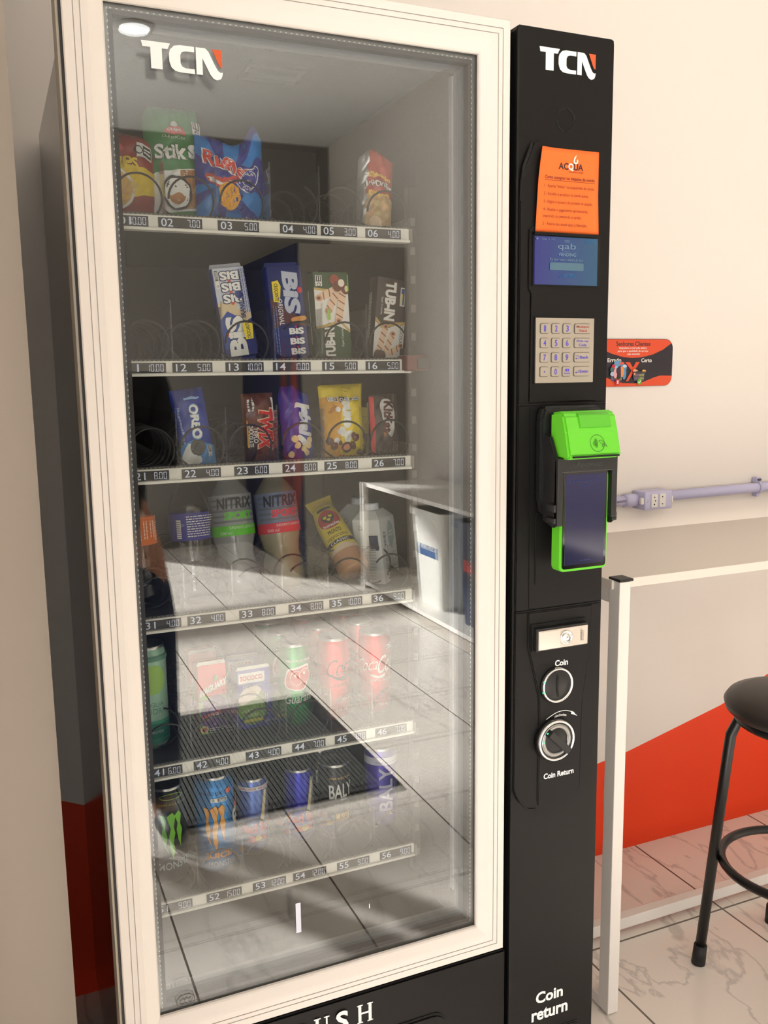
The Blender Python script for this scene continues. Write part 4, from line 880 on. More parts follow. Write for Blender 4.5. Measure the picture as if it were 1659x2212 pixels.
def art_green(a):
    a.poly([(-.03, .052), (-.004, .060), (.029, .045), (.029, .118), (.0, .108), (-.03, .112)], K(230, 226, 220)); a.line([(-.03, .113), (-.005, .110), (.029, .119)], .0035, K(200, 168, 96)); a.line([(-.03, .052), (-.008, .056), (.012, .062), (.029, .045)], .004, K(200, 168, 96))
    rolls(a, [(.014, .114, -.022, .098, .006), (.010, .108, -.007, .078, .006), (.020, .110, .009, .062, .006)]); 
    for x, z, c in ((.006, .126, (150, 62, 44)), (.018, .118, (90, 46, 36)), (.010, .116, (110, 56, 40)), (.024, .112, (100, 50, 38))): a.ellipse(x, z, .008, .0085, K(*c), 14)
    a.ellipse(.017, .121, .0055, .006, K(238, 226, 206), 12); a.ellipse(.025, .112, .003, .005, K(236, 214, 160), 10)
    a.outlined('TUB-IN', -.008, .028, .048, .017, STW, K(126, 84, 54), .02, rot=PI/2, bold=.05); a.text('Super Cacante', .014, .036, .028, .005, STW, rot=PI/2); a.stamp(-.027, .116, -.016, .133, STW, DKI); a.rect(-.010, .064, -.005, .080, K(160, 196, 80)); a.rect(.0270, .108, .029, .134, K(110, 176, 60))
tube_box('biscuit_box', (48, 78, 44), .058, .138, .026, 'green biscuit box with rolled wafers and hazelnuts on second shelf', (.507, 1.374, FL[1]+.010, -3, -1.5, 2), art_green)
def art_brown(a):
    a.poly([(-.029, .060), (-.012, .046), (.010, .056), (.029, .060), (.029, .002), (-.029, .002)], K(226, 222, 216)); a.line([(-.029, .064), (-.013, .050), (.008, .058), (.029, .062)], .005, K(196, 166, 100)); rolls(a, [(-.018, .010, -.008, .052, .0055), (-.006, .010, .006, .042, .0055), (.0, .008, .022, .024, .005)]); a.poly(smoothpoly([(-.026, -.001), (-.024, .012), (-.008, .012), (-.006, .001)], 3), K(84, 58, 50))
    a.outlined('TUB-IN', -.004, .093, .062, .020, WH, K(150, 104, 60), .02, rot=-PI/2, bold=.05); a.text('Super Crocante', -.019, .084, .028, .005, STW, rot=-PI/2); a.text('CHOCOLATE', .021, .040, .036, .006, K(80, 66, 60), rot=-PI/2, bold=.01); a.rect(.014, .088, .023, .118, STW); a.rect(.0155, .090, .0215, .116, K(60, 80, 150)); a.rect(.0155, .090, .0185, .108, K(230, 206, 80))
tube_box('biscuit_box', (76, 68, 66), .056, .130, .026, 'grey-brown biscuit box with rolled wafers leaning right on second shelf', (.597, 1.376, FL[1]+.012, -2, 7, 6), art_brown)

# --- row 2
def small_bag(name, w_, h, d, col, label, cat, pos, artf, **k):
    b, fn = bag(w_, h, d, col, **k); o = finish(b, name, label, cat, pos); a = bagart(fn, w_, h); artf(a); a.done('printed_artwork', o); return o
def art_oreo(a):
    a.poly([(-.03, .0), (.03, .0), (.03, .030), (-.008, .044), (-.03, .036)], K(60, 140, 210)); a.poly(smoothpoly([(-.026, .016), (-.014, .040), (-.004, .026), (.002, .010), (-.018, .006)], 3), WH); a.ellipse(-.001, .032, .0115, .013, K(58, 58, 56), 20); a.ring(-.001, .032, .009, .010, .0015, K(90, 90, 86), 18)
    a.outlined('OREO', .0015, .071, .052, .0135, WH, K(60, 140, 215), .03, rot=-PI/2-.05, bold=.05); a.stamp(.013, .016, .019, .032, STW, DKI); a.block(-.021, .04, -.016, .095, 1, K(130, 160, 220), 1, 8); a.rect(-.010, .104, .014, .107, K(150, 190, 236))
small_bag('biscuit_pack', .052, .122, .030, (28, 56, 160), 'blue cream biscuit pack leaning left on the third shelf', 'biscuit pack', (.287, 1.372, FL[2]+.004, -6, -7, 4), art_oreo, seed=21, rough=.2)
def art_twix(a):
    a.rect(-.03, 0, .03, .018, K(110, 64, 40)); a.poly([(-.030, 0), (-.012, 0), (-.006, .045), (-.03, .05)], K(50, 26, 20)); a.outlined('TWIX', .007, .056, .064, .024, K(214, 44, 34), K(238, 214, 170), .03, rot=-PI/2-.07, bold=.05, shear=.1); a.text('TRIPLO', -.010, .047, .024, .006, WH, rot=-PI/2, bold=.02); a.text('CHOCOLATE', -.0165, .046, .034, .006, WH, rot=-PI/2, bold=.02)
    a.poly([(-.0215, .028), (-.019, .028), (-.020, .070), (-.0215, .070)], K(206, 166, 70)); a.rect(.0195, .068, .0225, .104, STW); a.block(-.02, .084, -.008, .104, 2, STW, 1, 9)
small_bag('chocolate_pack', .052, .112, .026, (108, 62, 40), 'brown chocolate bar pack with red lettering on the third shelf', 'chocolate pack', (.383, 1.372, FL[2]+.004, -3, -1, 4), art_twix, seed=22, rough=.2)
def art_balls(a):
    a.text('sbaló', .010, .062, .068, .022, K(214, 216, 226), rot=-PI/2-.08, bold=.06); a.poly([(-.006, .088), (.022, .096), (.023, .104), (-.004, .096)], STW); a.poly(smoothpoly([(-.010, .040), (-.002, .046), (.006, .042), (.012, .034), (.004, .028), (-.002, .036)], 3), WH)
    for x, z in ((-.006, .030), (-.010, .040), (.004, .024), (-.016, .016), (.012, .030), (.014, .040), (.008, .018)): a.ellipse(x, z, .005, .0055, K(232, 206, 150), 12)
small_bag('candy_bag', .052, .124, .030, (26, 40, 150), 'deep blue candy bag with pale lettering on the third shelf', 'candy bag', (.447, 1.372, FL[2]+.003, -4, -3, 5), art_balls, seed=23, top=[(-.5, .86), (-.4, 1), (.0, 1), (.2, .93), (.5, .86)], rough=.22)
def art_yel(a):
    a.poly([(-.04, 0), (-.006, 0), (-.010, .06), (.0, .10), (-.04, .105)], K(214, 158, 44)); a.text("d'ons", .000, .066, .074, .022, WH, rot=PI/2+.02, bold=.08); 
    for x, z, r in ((-.012, .083, .0045), (-.010, .047, .005), (-.016, .032, .0055)): a.ellipse(x, z, r, r, K(226, 226, 226), 12)
    for x, z, r in ((-.020, .024, .0065), (-.028, .032, .006), (.0, .022, .0085), (.012, .024, .0065), (.018, .036, .0065), (.012, .042, .0045), (.023, .014, .005), (-.011, .030, .0045)): a.ellipse(x, z, r, r*1.02, K(92, 48, 34), 16); a.ellipse(x-r*.3, z+r*.3, r*.25, r*.3, K(170, 110, 84), 8)
    a.ellipse(.0, .022, .0045, .0045, K(206, 128, 86), 12); a.text('crocante', .0, .0085, .030, .0055, K(140, 58, 30), bold=.02); a.stamp(-.028, .0955, -.012, .1015, STW, DKI); a.stamp(-.0105, .0955, .004, .1015, DKI, STW); a.stamp(.0065, .0955, .0235, .1015, DKI, STW); a.text('ORIGINAL', -.023, .084, .014, .003, K(150, 70, 30), rot=1.0, bold=.02)
    a.ring(0, .112, .012, .003, .0006, K(150, 120, 20), 20); a.text('40 g', .029, .0045, .009, .004, K(120, 90, 30))
small_bag('candy_bag', .078, .124, .034, (234, 208, 40), 'bright yellow candy bag with chocolate balls on the third shelf', 'candy bag', (.523, 1.376, FL[2]+.004, -4, 0, 3), art_yel, seed=24, top=[(-.5, .97), (-.4, .99), (.5, 1.0)], pinch=.06)
def art_kit(a):
    a.poly([(-.026, .0), (-.019, .0), (-.019, .10), (-.026, .10)], K(206, 56, 52)); a.poly(smoothpoly([(-.008, .090), (.004, .096), (.014, .088), (.016, .060), (.012, .036), (.004, .036), (-.006, .060)], 4), K(206, 204, 200)); a.text('KitKat', .004, .066, .052, .017, K(88, 34, 34), rot=-PI/2-.12, bold=.05); a.text('DARK', -.002, .010, .022, .007, K(120, 112, 108)); a.block(.010, .010, .019, .026, 3, K(130, 124, 118), 1, 12); a.ellipse(-.004, .038, .003, .004, K(170, 110, 60), 8)
small_bag('chocolate_pack', .052, .104, .018, (70, 58, 54), 'dark brown chocolate pack with red edge at right of third shelf', 'chocolate pack', (.597, 1.372, FL[2]+.006, -3, -1, 2), art_kit, seed=25)

# --- row 3 bottles
def bottle(prof, matb, label, pos, cap, lab, artf, liquid=None, group=None):
    """prof [(r,z)]; lab (z0,z1,col)"""
    b = MB(); b.lathe(prof, matb, n=40, cap=False); b.lathe([(prof[0][0], prof[0][1]), (prof[0][0]*.6, prof[0][1]+.006), (.001, prof[0][1]+.004)], matb, n=40, cap=False)
    o = finish(b, 'drink_bottle', label, 'bottle', pos, group)
    zt = prof[-1][1]; b = MB(); b.lathe([(.0145, zt-.014), (.0148, zt-.012), (.0148, zt+.001), (.0135, zt+.003), (.001, zt+.003)], K(*cap, .35), n=28); b.done('cap', o)
    def R(z):
        for (r0, z0), (r1, z1) in zip(prof, prof[1:]):
            if z0 <= z <= z1: return r0+(r1-r0)*(z-z0)/max(z1-z0, 1e-6)
        return prof[-1][0]
    z0, z1, col = lab; b = MB(); b.lathe([(R(z0+(z1-z0)*k/8)+.0004, z0+(z1-z0)*k/8) for k in range(9)], K(*col, .35), n=48, cap=False); lb = b.done('paper_label', o)
    def fn(u, v): r = R(v)+.0005; th = u/.033; return (r*math.sin(th), -r*math.cos(th), v)
    a = Art(fn, .005, .0003); artf(a); a.done('printed_artwork', lb); return o
water = [(.020, .0), (.028, .002), (.0325, .012), (.0325, .030), (.0305, .036), (.0325, .042), (.0325, .058), (.0305, .063), (.0325, .069), (.0325, .100), (.033, .102), (.033, .146), (.0325, .150), (.030, .164), (.024, .180), (.016, .192), (.013, .197), (.013, .212)]
def ob(a):
    for k in range(5): a.block(-.020+k*.009, .106+.002*k, -.013+k*.009, .140, 2, K(244, 214, 190), 1, 30+k)
    a.text('Tradição', .024, .124, .030, .006, K(250, 220, 200), rot=-PI/2)
bottle(water, PET, 'clear bottle with orange label at the left of the bottle shelf', (.197, 1.432, FL[3]+.001, -5, -2, 0), (200, 60, 50), (.102, .146, (222, 110, 40)), ob)
def bb_(a):
    a.rect(-.028, .106, -.020, .136, WH)
    for k in range(9): a.rect(-.0275, .108+k*.003, -.0205, .109+k*.003, DKI)
    for k in range(9): a.block(-.010, .1075+k*.0040, .028, .1105+k*.0040, 1, WH, 0, 50+k)
    a.ring(-.0155, .128, .003, .003, .0006, WH, 3)
bottle(water, PET, 'clear water bottle with dark blue label and blue cap', (.284, 1.442, FL[3]+.001, -5, -1, 0), (30, 60, 170), (.102, .146, (52, 50, 150)), bb_)
sport = [(.020, 0), (.030, .002), (.0365, .012), (.0370, .030), (.034, .052), (.0300, .066), (.0310, .080), (.0350, .096), (.0355, .100), (.0355, .168), (.030, .176), (.021, .188), (.0165, .194), (.0165, .212)]
def nit(c):
    def f(a):
        for k in range(5): a.rect(-.040, .122+k*.009, .040, .1255+k*.009, K(120, 124, 130))
        a.rect(-.052, .100, .052, .117, K(*c)); a.text('NITRIX', .000, .154, .058, .019, K(34, 38, 46), bold=.03, shear=.12); a.outlined('SPORT', .004, .133, .045, .013, K(*c), K(210, 214, 214), .01, bold=.05, shear=.1); a.text('SUPLEMENTO ALIMENTAR', .009, .113, .042, .0042, WH); a.text('500 ml', -.018, .105, .018, .005, WH)
    return f
bottle(sport, PET_MILK, 'sport drink bottle with grey and lime green label', (.361, 1.452, FL[3]+.001, -9, -2, 0), (70, 70, 74), (.100, .168, (158, 162, 166)), nit((96, 206, 40)))
bottle(sport, PET_YELLOW, 'sport drink bottle with grey and coral red label', (.441, 1.445, FL[3]+.001, -9, -3, 0), (120, 40, 44), (.100, .168, (128, 140, 166)), nit((232, 70, 80)))
# cappuccino bottle lying back against the coil
b = MB(); prof = [(.001, 0), (.018, .0), (.0255, .003), (.0265, .012), (.0255, .03), (.0245, .08), (.0235, .110), (.021, .128), (.0195, .135)]; b.lathe(prof, K(196, 150, 116, .3), n=36, cap=False)
o = b.done('coffee_bottle'); tag(o, 'yellow and black cappuccino bottle tipped back on its side', 'bottle')
ax = Vector((-.022, .092, .092)).normalized(); base = Vector((.546, 1.388, 1.094))
zq = ax; yq = Vector((.30, 1, -.2)); yq = (yq-zq*yq.dot(zq)).normalized(); xq = yq.cross(zq)
rm = Matrix((xq, yq, zq)).transposed().to_4x4(); rm.translation = base; o.matrix_world = rm
def Rr(z):
    for (r0, z0), (r1, z1) in zip(prof[1:], prof[2:]):
        if z0 <= z <= z1: return r0+(r1-r0)*(z-z0)/max(z1-z0, 1e-6)
    return prof[-1][0]
fn = lambda u, v: ((Rr(v)+.0004)*math.sin(u/.025), -(Rr(v)+.0004)*math.cos(u/.025), v)
b = MB(); b.lathe([(Rr(.004+.0144*k)+.0005, .004+.0144*k) for k in range(10)], K(228, 206, 40, .35), n=36, cap=False); sl = b.done('shrink_sleeve', o)
b = MB(); b.prism([(-.019, .132), (.019, .132), (.024, .158), (-.024, .162)], -.0015, .0015, K(226, 200, 40, .35)); b.done('folded_sleeve_end', o)
a = Art(lambda u, v: tuple(Vector(fn(u, v))+Vector((math.sin(u/.025), -math.cos(u/.025), 0))*.0005), .005, .0003)
a.rect(-.075, .004, .075, .040, K(188, 142, 108)); a.poly([(-.035, .038), (-.02, .046), (0, .050), (.02, .046), (.035, .038)], K(216, 196, 170)); a.rect(-.060, .052, .060, .060, K(30, 26, 24)); a.text('CLASSIC', 0, .056, .034, .0055, STW, bold=.02)
a.text('cappuccino', 0, .066, .040, .009, K(40, 30, 20), shear=.3); a.text('PRONTO', 0, .077, .024, .008, K(30, 26, 22), bold=.02); a.ellipse(0, .103, .021, .019, K(178, 30, 38), 28); a.poly(smoothpoly([(0, .094), (.011, .103), (.009, .113), (0, .109), (-.009, .113), (-.011, .103)], 4), DKI)
for x, z in ((-.005, .107), (.005, .107), (0, .101)): a.poly(smoothpoly([(x, z-.003), (x+.0035, z+.001), (x+.0018, z+.003), (x, z+.002), (x-.0018, z+.003), (x-.0035, z+.001)], 2), K(236, 214, 50))
a.text('3corações', 0, .0895, .030, .007, WH, bold=.03, arc=-.25); a.rect(-.014, .122, .014, .128, DKI); a.done('printed_artwork', sl)
def whey(label, pos, front=True):
    b = MB(); W_ = .027; P_ = K(232, 234, 232, .4)
    L = [(W_, 0), (W_, .112), (W_*.98, .114), (W_*.55, .128)]; pts = []; fs = []
    for r_, z in L: pts += [(-r_, -r_, z), (r_, -r_, z), (r_, r_, z), (-r_, r_, z)]
    for k in range(3):
        for i in range(4): fs.append([k*4+i, k*4+(i+1) % 4, (k+1)*4+(i+1) % 4, (k+1)*4+i])
    fs += [[3, 2, 1, 0], [12, 13, 14, 15]]; b.faces(pts, fs, P_); o = finish(b, 'drink_carton', label, 'carton', pos)
    b = MB(); b.lathe([(.0125, .120), (.0130, .124), (.0130, .138), (.0120, .140), (.001, .140)], K(226, 230, 236, .3), n=28); b.done('cap', o)
    a = Art(lambda u, v: (u, -W_, v)); a.poly(smoothpoly([(.006, .108), (.018, .095), (.018, .075), (.010, .062), (.000, .070), (-.002, .092)], 4), K(176, 196, 196)); a.text('verde', .009, .088, .016, .005, WH, bold=.02); a.text('campo', .009, .081, .018, .005, WH, bold=.02)
    a.text('WHEY', -.014, .078, .028, .008, K(84, 96, 150), rot=PI/2, bold=.02); a.text('14g', .002, .062, .020, .009, K(170, 170, 166)); a.text('NATURAL', -.014, .036, .040, .007, K(150, 152, 150), rot=PI/2); a.text('250 ml', .004, .027, .018, .005, K(140, 142, 140)); a.block(-.018, .006, .022, .022, 3, K(110, 112, 116), 0, 3); a.ring(.006, .045, .008, .008, .0008, K(160, 180, 160)); a.done('printed_artwork', o)
    a = Art(lambda u, v: (-W_, -u, v)); a.ring(-.012, .100, .004, .004, .0006, K(90, 92, 96), 12); a.rect(-.016, .096, -.006, .0965, K(90, 92, 96)); a.rect(.004, .060, .022, .086, K(40, 54, 96)); a.block(-.020, .010, .018, .070, 12, K(186, 186, 182), 0, 4); a.done('side_print', o)
    return o
whey('white protein drink carton with screw cap at the shelf front', (.612, 1.440, FL[3]+.001, -5, -2, 38))
whey('white protein drink carton standing behind the front one', (.606, 1.520, FL[3]+.001, 0, 0, 40))

# --- cans
LID = M('can_lid_aluminium', srgb(190, 190, 188), .28, .9)
def can(r, h, col, label, pos, artf=None, metal=.55, neck=None, group=None):
    b = MB(); m_ = K(*col, .3, metal); rl = min(r-.003, .0268)
    b.lathe([(r*.72, .0), (r*.80, .002), (r-.001, .009), (r, .013), (r, h-.018), (r-.0008, h-.014), (rl+.0005, h-.005)], m_, n=44, cap=False); b.lathe([(.0005, .004), (r*.6, .004), (r*.72, 0)], LID, n=44, cap=False)
    o = finish(b, 'drink_can', label, 'can', pos, group)
    b = MB(); b.lathe([(rl+.0006, h-.005), (rl+.0010, h-.001), (rl+.0004, h), (rl-.0014, h-.0006), (rl-.0022, h-.0050), (.001, h-.0045)], LID, n=44, cap=False); ld = b.done('lid', o)
    b = MB(); b.prism([(x, y) for x, y in ell(0, -.004, .0075, .011, 16)], h-.0040, h-.0030, LID, plane='xy'); b.done('pull_tab', ld)
    def R(z): return rl+(r-rl)*min(1, max(0, (h-.005-z)/.010))
    fn = lambda u, v: ((R(v)+.0002)*math.sin(u/r), -(R(v)+.0002)*math.cos(u/r), v)
    if artf:
        a = Art(fn, .004, .0003); artf(a); a.done('printed_artwork', o)
    return o
def claw(a, cx, cz, k, m, om=None):
    S_ = [[(-15, 30), (-8, 27), (-6, 20), (-8, 8), (-5, -4), (-7, -16), (-4, -30), (-9, -20), (-13, -4), (-11, 10), (-13, 22)],
          [(-5, 26), (3, 31), (7, 24), (4, 10), (6, 0), (3, -14), (5, -24), (2, -38), (-2, -24), (-3, -6), (0, 8), (-3, 18)],
          [(6, 26), (12, 32), (16, 26), (14, 12), (17, 2), (14, -12), (14, -24), (10, -10), (8, 4), (10, 14)]]
    for s_ in S_:
        P_ = [(cx+x*k, cz+z*k) for x, z in s_]
        if om: q = sum(x for x, _ in P_)/len(P_); w = sum(z for _, z in P_)/len(P_); a.poly([(q+(x-q)*1.18, w+(z-w)*1.03) for x, z in P_], om)
        a.poly(P_, m)
def a41(a):
    a.rect(-.09, .012, .09, .050, K(84, 164, 140)); a.ellipse(.004, .118, .020, .024, K(170, 216, 110), 28); a.text('ÁGUA', .004, .078, .030, .009, K(120, 150, 140)); a.text('HIDRA', .006, .066, .034, .009, K(120, 150, 140)); a.poly([(-.05, .020), (.0, .046), (.03, .044), (.05, .020)], K(52, 130, 110)); a.text('alecrim', .004, .032, .024, .006, STW); a.text('350ml', .020, .016, .016, .005, K(50, 110, 96)); a.rect(-.09, .148, .09, .156, K(100, 150, 130))
can(.029, .172, (170, 214, 190), 'tall pale green aqua can at the left of the fifth shelf', (.200, 1.432, FL[4]+.001, 0, 0, 0), a41, .2)
def a_gua(a):
    a.text('ORIGINAL DO BRASIL', .0, .120, .046, .0042, STW, bold=.02); a.poly(smoothpoly([(-.026, .075), (-.022, .103), (-.010, .108), (.018, .111), (.014, .082), (.008, .070), (-.004, .068)], 4), WH); a.poly(smoothpoly([(-.024, .077), (-.020, .101), (-.008, .105), (.016, .108), (.012, .082), (.007, .072), (-.004, .070)], 4), K(202, 44, 40)); a.ellipse(-.006, .090, .011, .013, WH, 20); a.ellipse(-.006, .090, .010, .012, K(206, 52, 46), 20); a.ellipse(.009, .093, .011, .013, WH, 20); a.ellipse(.009, .093, .010, .012, K(206, 52, 46), 20); a.ellipse(-.008, .095, .002, .003, WH, 8); a.ellipse(.007, .098, .002, .003, WH, 8)
    a.text('Guaraná', .0, .055, .052, .016, STW, bold=.01, shear=.25, slope=.08)
for i in range(3): can(.0285, .148, (20, 150, 74), ['green soda can with red fruit emblem, front of its lane', 'green soda can second in its lane behind the front green can', 'green soda can third in its lane, just under the price rail'][i], (.441, 1.419+i*.072, FL[4]+.001, 0, 0, 4), a_gua if i < 2 else None, .6, group='green soda cans')
def a_cz(a): a.text('Coca', .0, .098, .050, .030, K(52, 22, 22), shear=.5, bold=-.005, slope=.1); a.poly(smoothpoly([(-.018, .084), (-.004, .080), (.010, .084), (.022, .080), (.006, .074), (-.010, .076)], 3), K(52, 22, 22)); a.text('ZERO', .0, .066, .030, .0055, K(60, 26, 24)); a.text('açúcares', .006, .040, .026, .004, STW); a.text('310 ml', .0, .022, .020, .004, STW)
for i in range(3): can(.0285, .148, (214, 34, 36), ['red soda can with dark script, front of its lane', 'red soda can second in lane behind the dark script can', 'red soda can third in lane behind the dark script can'][i], (.514, 1.420+i*.072, FL[4]+.001, 0, 0, 6), a_cz if i < 2 else None, .5, group='red soda cans in the middle lane')
def a_co(a): a.text('Coca', -.030, .092, .042, .022, WH, shear=.5, slope=.15); a.text('Cola', .010, .094, .040, .032, WH, shear=.5, slope=.15, bold=.01); a.poly(smoothpoly([(-.024, .076), (-.008, .072), (.004, .076), (.0, .068), (-.014, .068)], 3), WH); a.text('SABOR ORIGINAL', .0, .064, .046, .004, STW, bold=.02); a.stamp(.008, .118, .024, .126, STW, DKI); a.text('310 ml', .0, .020, .016, .006, WH, bold=.02)
for i in range(3): can(.0285, .148, (222, 36, 40), ['red soda can with white script, front of the right lane', 'red soda can second in the right lane of the fifth shelf', 'red soda can third in the right lane of the fifth shelf'][i], (.591, 1.419+i*.072, FL[4]+.001, 0, 0, 8), a_co if i < 2 else None, .5, group='red soda cans in the right lane')

def carton(w_, h, d, col, label, pos, artf, group=None):
    b = MB(); b.box(-w_/2, w_/2, -d/2, d/2, 0, h, K(*col, .4), .001); b.prism([(-w_/2, h), (w_/2, h), (w_/2-.002, h+.006), (-w_/2+.002, h+.006)], -d/2+.001, -d/2+.003, K(214, 214, 206)); o = finish(b, 'juice_carton', label, 'carton', pos, group)
    a = Art(lambda u, v: (u, -d/2, v), None, .0003, (-w_/2+.0003, w_/2-.0003, .0003, h)); artf(a); a.done('printed_artwork', o); return o
def a_mag(a):
    a.poly([(-.03, 0), (.03, 0), (.03, .062), (.012, .066), (-.03, .058)], K(130, 190, 70)); a.ellipse(-.016, .060, .010, .010, K(130, 190, 70), 12); a.poly(smoothpoly([(-.018, .008), (-.020, .045), (0, .066), (.020, .058), (.022, .006)], 4), K(104, 60, 130))
    rn = random.Random(4)
    for _ in range(26): a.ellipse(rn.uniform(-.016, .018), rn.uniform(.014, .060), .0042, .0042, K(*rn.choice([(124, 80, 154), (96, 50, 120), (146, 104, 176)])), 10)
    a.outlined('MAGUARY', .001, .082, .046, .012, WH, K(190, 44, 48), .01, bold=.05, slope=.42, shear=.1); a.poly(smoothpoly([(0, .092), (.003, .099), (.009, .101), (.007, .094)], 3), K(80, 170, 70)); a.poly([(-.020, .024), (.012, .034), (.014, .042), (-.020, .034)], K(186, 40, 50)); a.text('uva', .0, .034, .018, .006, WH, slope=.15); a.ellipse(-.017, .010, .007, .007, K(236, 220, 150), 16); a.ellipse(-.017, .010, .004, .004, K(190, 50, 40), 12); a.block(-.008, .006, .018, .012, 2, WH, 0, 3)
for i in range(2): carton(.048, .120, .034, (226, 74, 74), ['red and purple grape juice carton at the shelf front', 'red juice carton standing behind the grape juice carton'][i], (.303, 1.452+i*.070, FL[4]+.001, 0, 0, 2), a_mag, 'red juice cartons')
def a_soc(a):
    a.ellipse(-.004, .040, .026, .034, K(116, 158, 60), 30); a.poly(smoothpoly([(-.028, .052), (-.018, .070), (.004, .074), (.012, .066), (.002, .054), (-.020, .044)], 4), K(236, 222, 200)); a.ellipse(-.006, .062, .010, .005, K(206, 186, 166), 16); a.rect(-.0265, .081, .019, .099, WH); a.text('SOCOCO', -.004, .090, .040, .009, K(206, 60, 44), bold=.06)
    a.text('ÁGUA DE COCO', -.004, .033, .036, .006, K(220, 230, 160), bold=.01); a.text('INTEGRAL', -.004, .024, .026, .006, K(220, 230, 160), bold=.01); a.rect(-.018, .012, .014, .017, K(222, 206, 60)); a.text('200ml', .020, .0105, .014, .0045, WH); a.block(.018, .022, .024, .060, 2, K(170, 180, 220), 1, 3); a.text('100% natural', -.002, .077, .034, .003, K(206, 220, 140))
for i in range(2): carton(.058, .104, .036, (66, 72, 176), ['blue coconut water carton with green coconut at the shelf front', 'blue coconut water carton standing behind the front blue one'][i], (.372, 1.446+i*.070, FL[4]+.001, 0, 0, 2), a_soc, 'coconut water cartons')

# --- row 5
def a51(a): claw(a, -.004, .090, .00115, K(124, 200, 60)); a.text('MONSTER', .006, .036, .062, .013, K(176, 190, 196), bold=.01, slope=.08); a.text('SEM AÇÚCAR', .002, .140, .046, .005, K(110, 150, 60)); a.ring(0, .152, .02, .004, .001, K(150, 190, 60))
can(.033, .165, (26, 34, 42), 'dark energy can with green claw mark at bottom left', (.214, 1.412, FL[5]+.001, 0, 0, 8), a51, .4)
def a52(a):
    claw(a, -.008, .086, .00115, K(226, 158, 60), K(50, 30, 34)); a.text('MANGO LOCO', -.008, .143, .044, .0065, K(20, 56, 90), bold=.01); a.ellipse(.018, .144, .005, .005, K(214, 90, 60), 10); a.stamp(-.012, .128, .014, .135, STW, DKI); a.outlined('JUICE', -.002, .034, .044, .013, K(226, 150, 50), K(70, 44, 30), .02, bold=.04); a.text('MONSTER', .004, .020, .046, .010, K(190, 206, 220))
    a.ellipse(.036, .095, .011, .014, K(220, 220, 210), 18); a.ellipse(.032, .096, .003, .004, K(40, 60, 100), 10); a.ellipse(.040, .096, .003, .004, K(40, 60, 100), 10); a.rect(.030, .080, .042, .087, K(226, 226, 216))
    for k in range(4): a.rect(.031+k*.003, .080, .0315+k*.003, .087, DKI)
    a.poly(smoothpoly([(.028, .110), (.038, .124), (.048, .134), (.046, .112)], 3), K(196, 90, 50)); a.line([(.030, .070), (.034, .050), (.044, .040)], .002, STW)
can(.033, .168, (34, 128, 200), 'sky blue energy can with orange claw mark and skull', (.293, 1.412, FL[5]+.001, 0, 0, 0), a52, .45)
def a_rb(top, txt):
    def f(a):
        a.poly([(.012, .118), (.060, .118), (.060, .050), (.004, .050)], K(186, 190, 198, .3, .6)); a.poly([(.014, .112), (.020, .112), (.010, .050), (.002, .050)], K(236, 220, 176)); a.text('Red Bull', .0, .046, .064, .018, K(196, 28, 44), bold=.05)
        for s_ in (-1, 1): a.poly(smoothpoly([(s_*.003, .026), (s_*.009, .032), (s_*.017, .033), (s_*.014, .027), (s_*.018, .023), (s_*.007, .021)], 3), K(214, 70, 50))
        a.ellipse(0, .027, .006, .006, K(236, 200, 80), 14)
        if txt: a.rect(-.08, .115, .08, .1215, K(222, 222, 226)); a.text('SEM AÇÚCAR  SEM AÇÚCAR', 0, .1182, .062, .0045, K(186, 50, 60), bold=.01)
        else: a.block(.020, .084, .036, .112, 6, K(60, 60, 80), 0, 6)
    return f
can(.0265, .134, (96, 122, 196), 'silver and light blue energy can with red lettering, bottom shelf', (.367, 1.445, FL[5]+.001, 0, 0, 4), a_rb(0, True), .5)
can(.0265, .134, (38, 42, 178), 'royal blue energy can with red lettering, beside the black can', (.452, 1.446, FL[5]+.001, 0, 0, 4), a_rb(0, False), .5)
def a55(a): a.text('SEM AÇÚCAR', 0, .116, .044, .0055, K(210, 168, 90), bold=.01, arc=-.06); a.text('BALY', 0, .092, .046, .026, STW, bold=.02, slope=.04); a.text('BRASIL', .004, .076, .012, .003, STW); a.text('ENERGY DRINK', .002, .067, .032, .004, K(150, 150, 148)); a.text('MUSCLE', .002, .044, .026, .014, K(216, 170, 70), bold=.03); a.poly([(.029, .106), (.031, .106), (.033, .030), (.024, .060)], K(222, 166, 70))
for i in range(2): can(.0285, .140, (34, 33, 34), ['black energy can with gold and white lettering, bottom shelf', 'second black energy can standing behind the black can'][i], (.514, 1.428+i*.070, FL[5]+.001, 0, 0, 6), a55, .4)
def a56(a): a.rect(-.09, .122, .09, .136, K(206, 206, 220)); a.text('SEM AÇÚCAR', 0, .127, .050, .0045, K(130, 120, 170)); a.text('BALY', -.006, .076, .082, .026, K(206, 204, 226), rot=PI/2, bold=.02); a.text('BRASIL', .012, .080, .018, .004, K(150, 140, 200), rot=PI/2); a.poly([(-.002, .030), (.003, .036), (.004, .026)], K(230, 210, 90))
can(.030, .152, (80, 70, 172), 'violet energy can with vertical lettering at bottom right', (.606, 1.432, FL[5]+.001, 0, 0, 6), a56, .35)

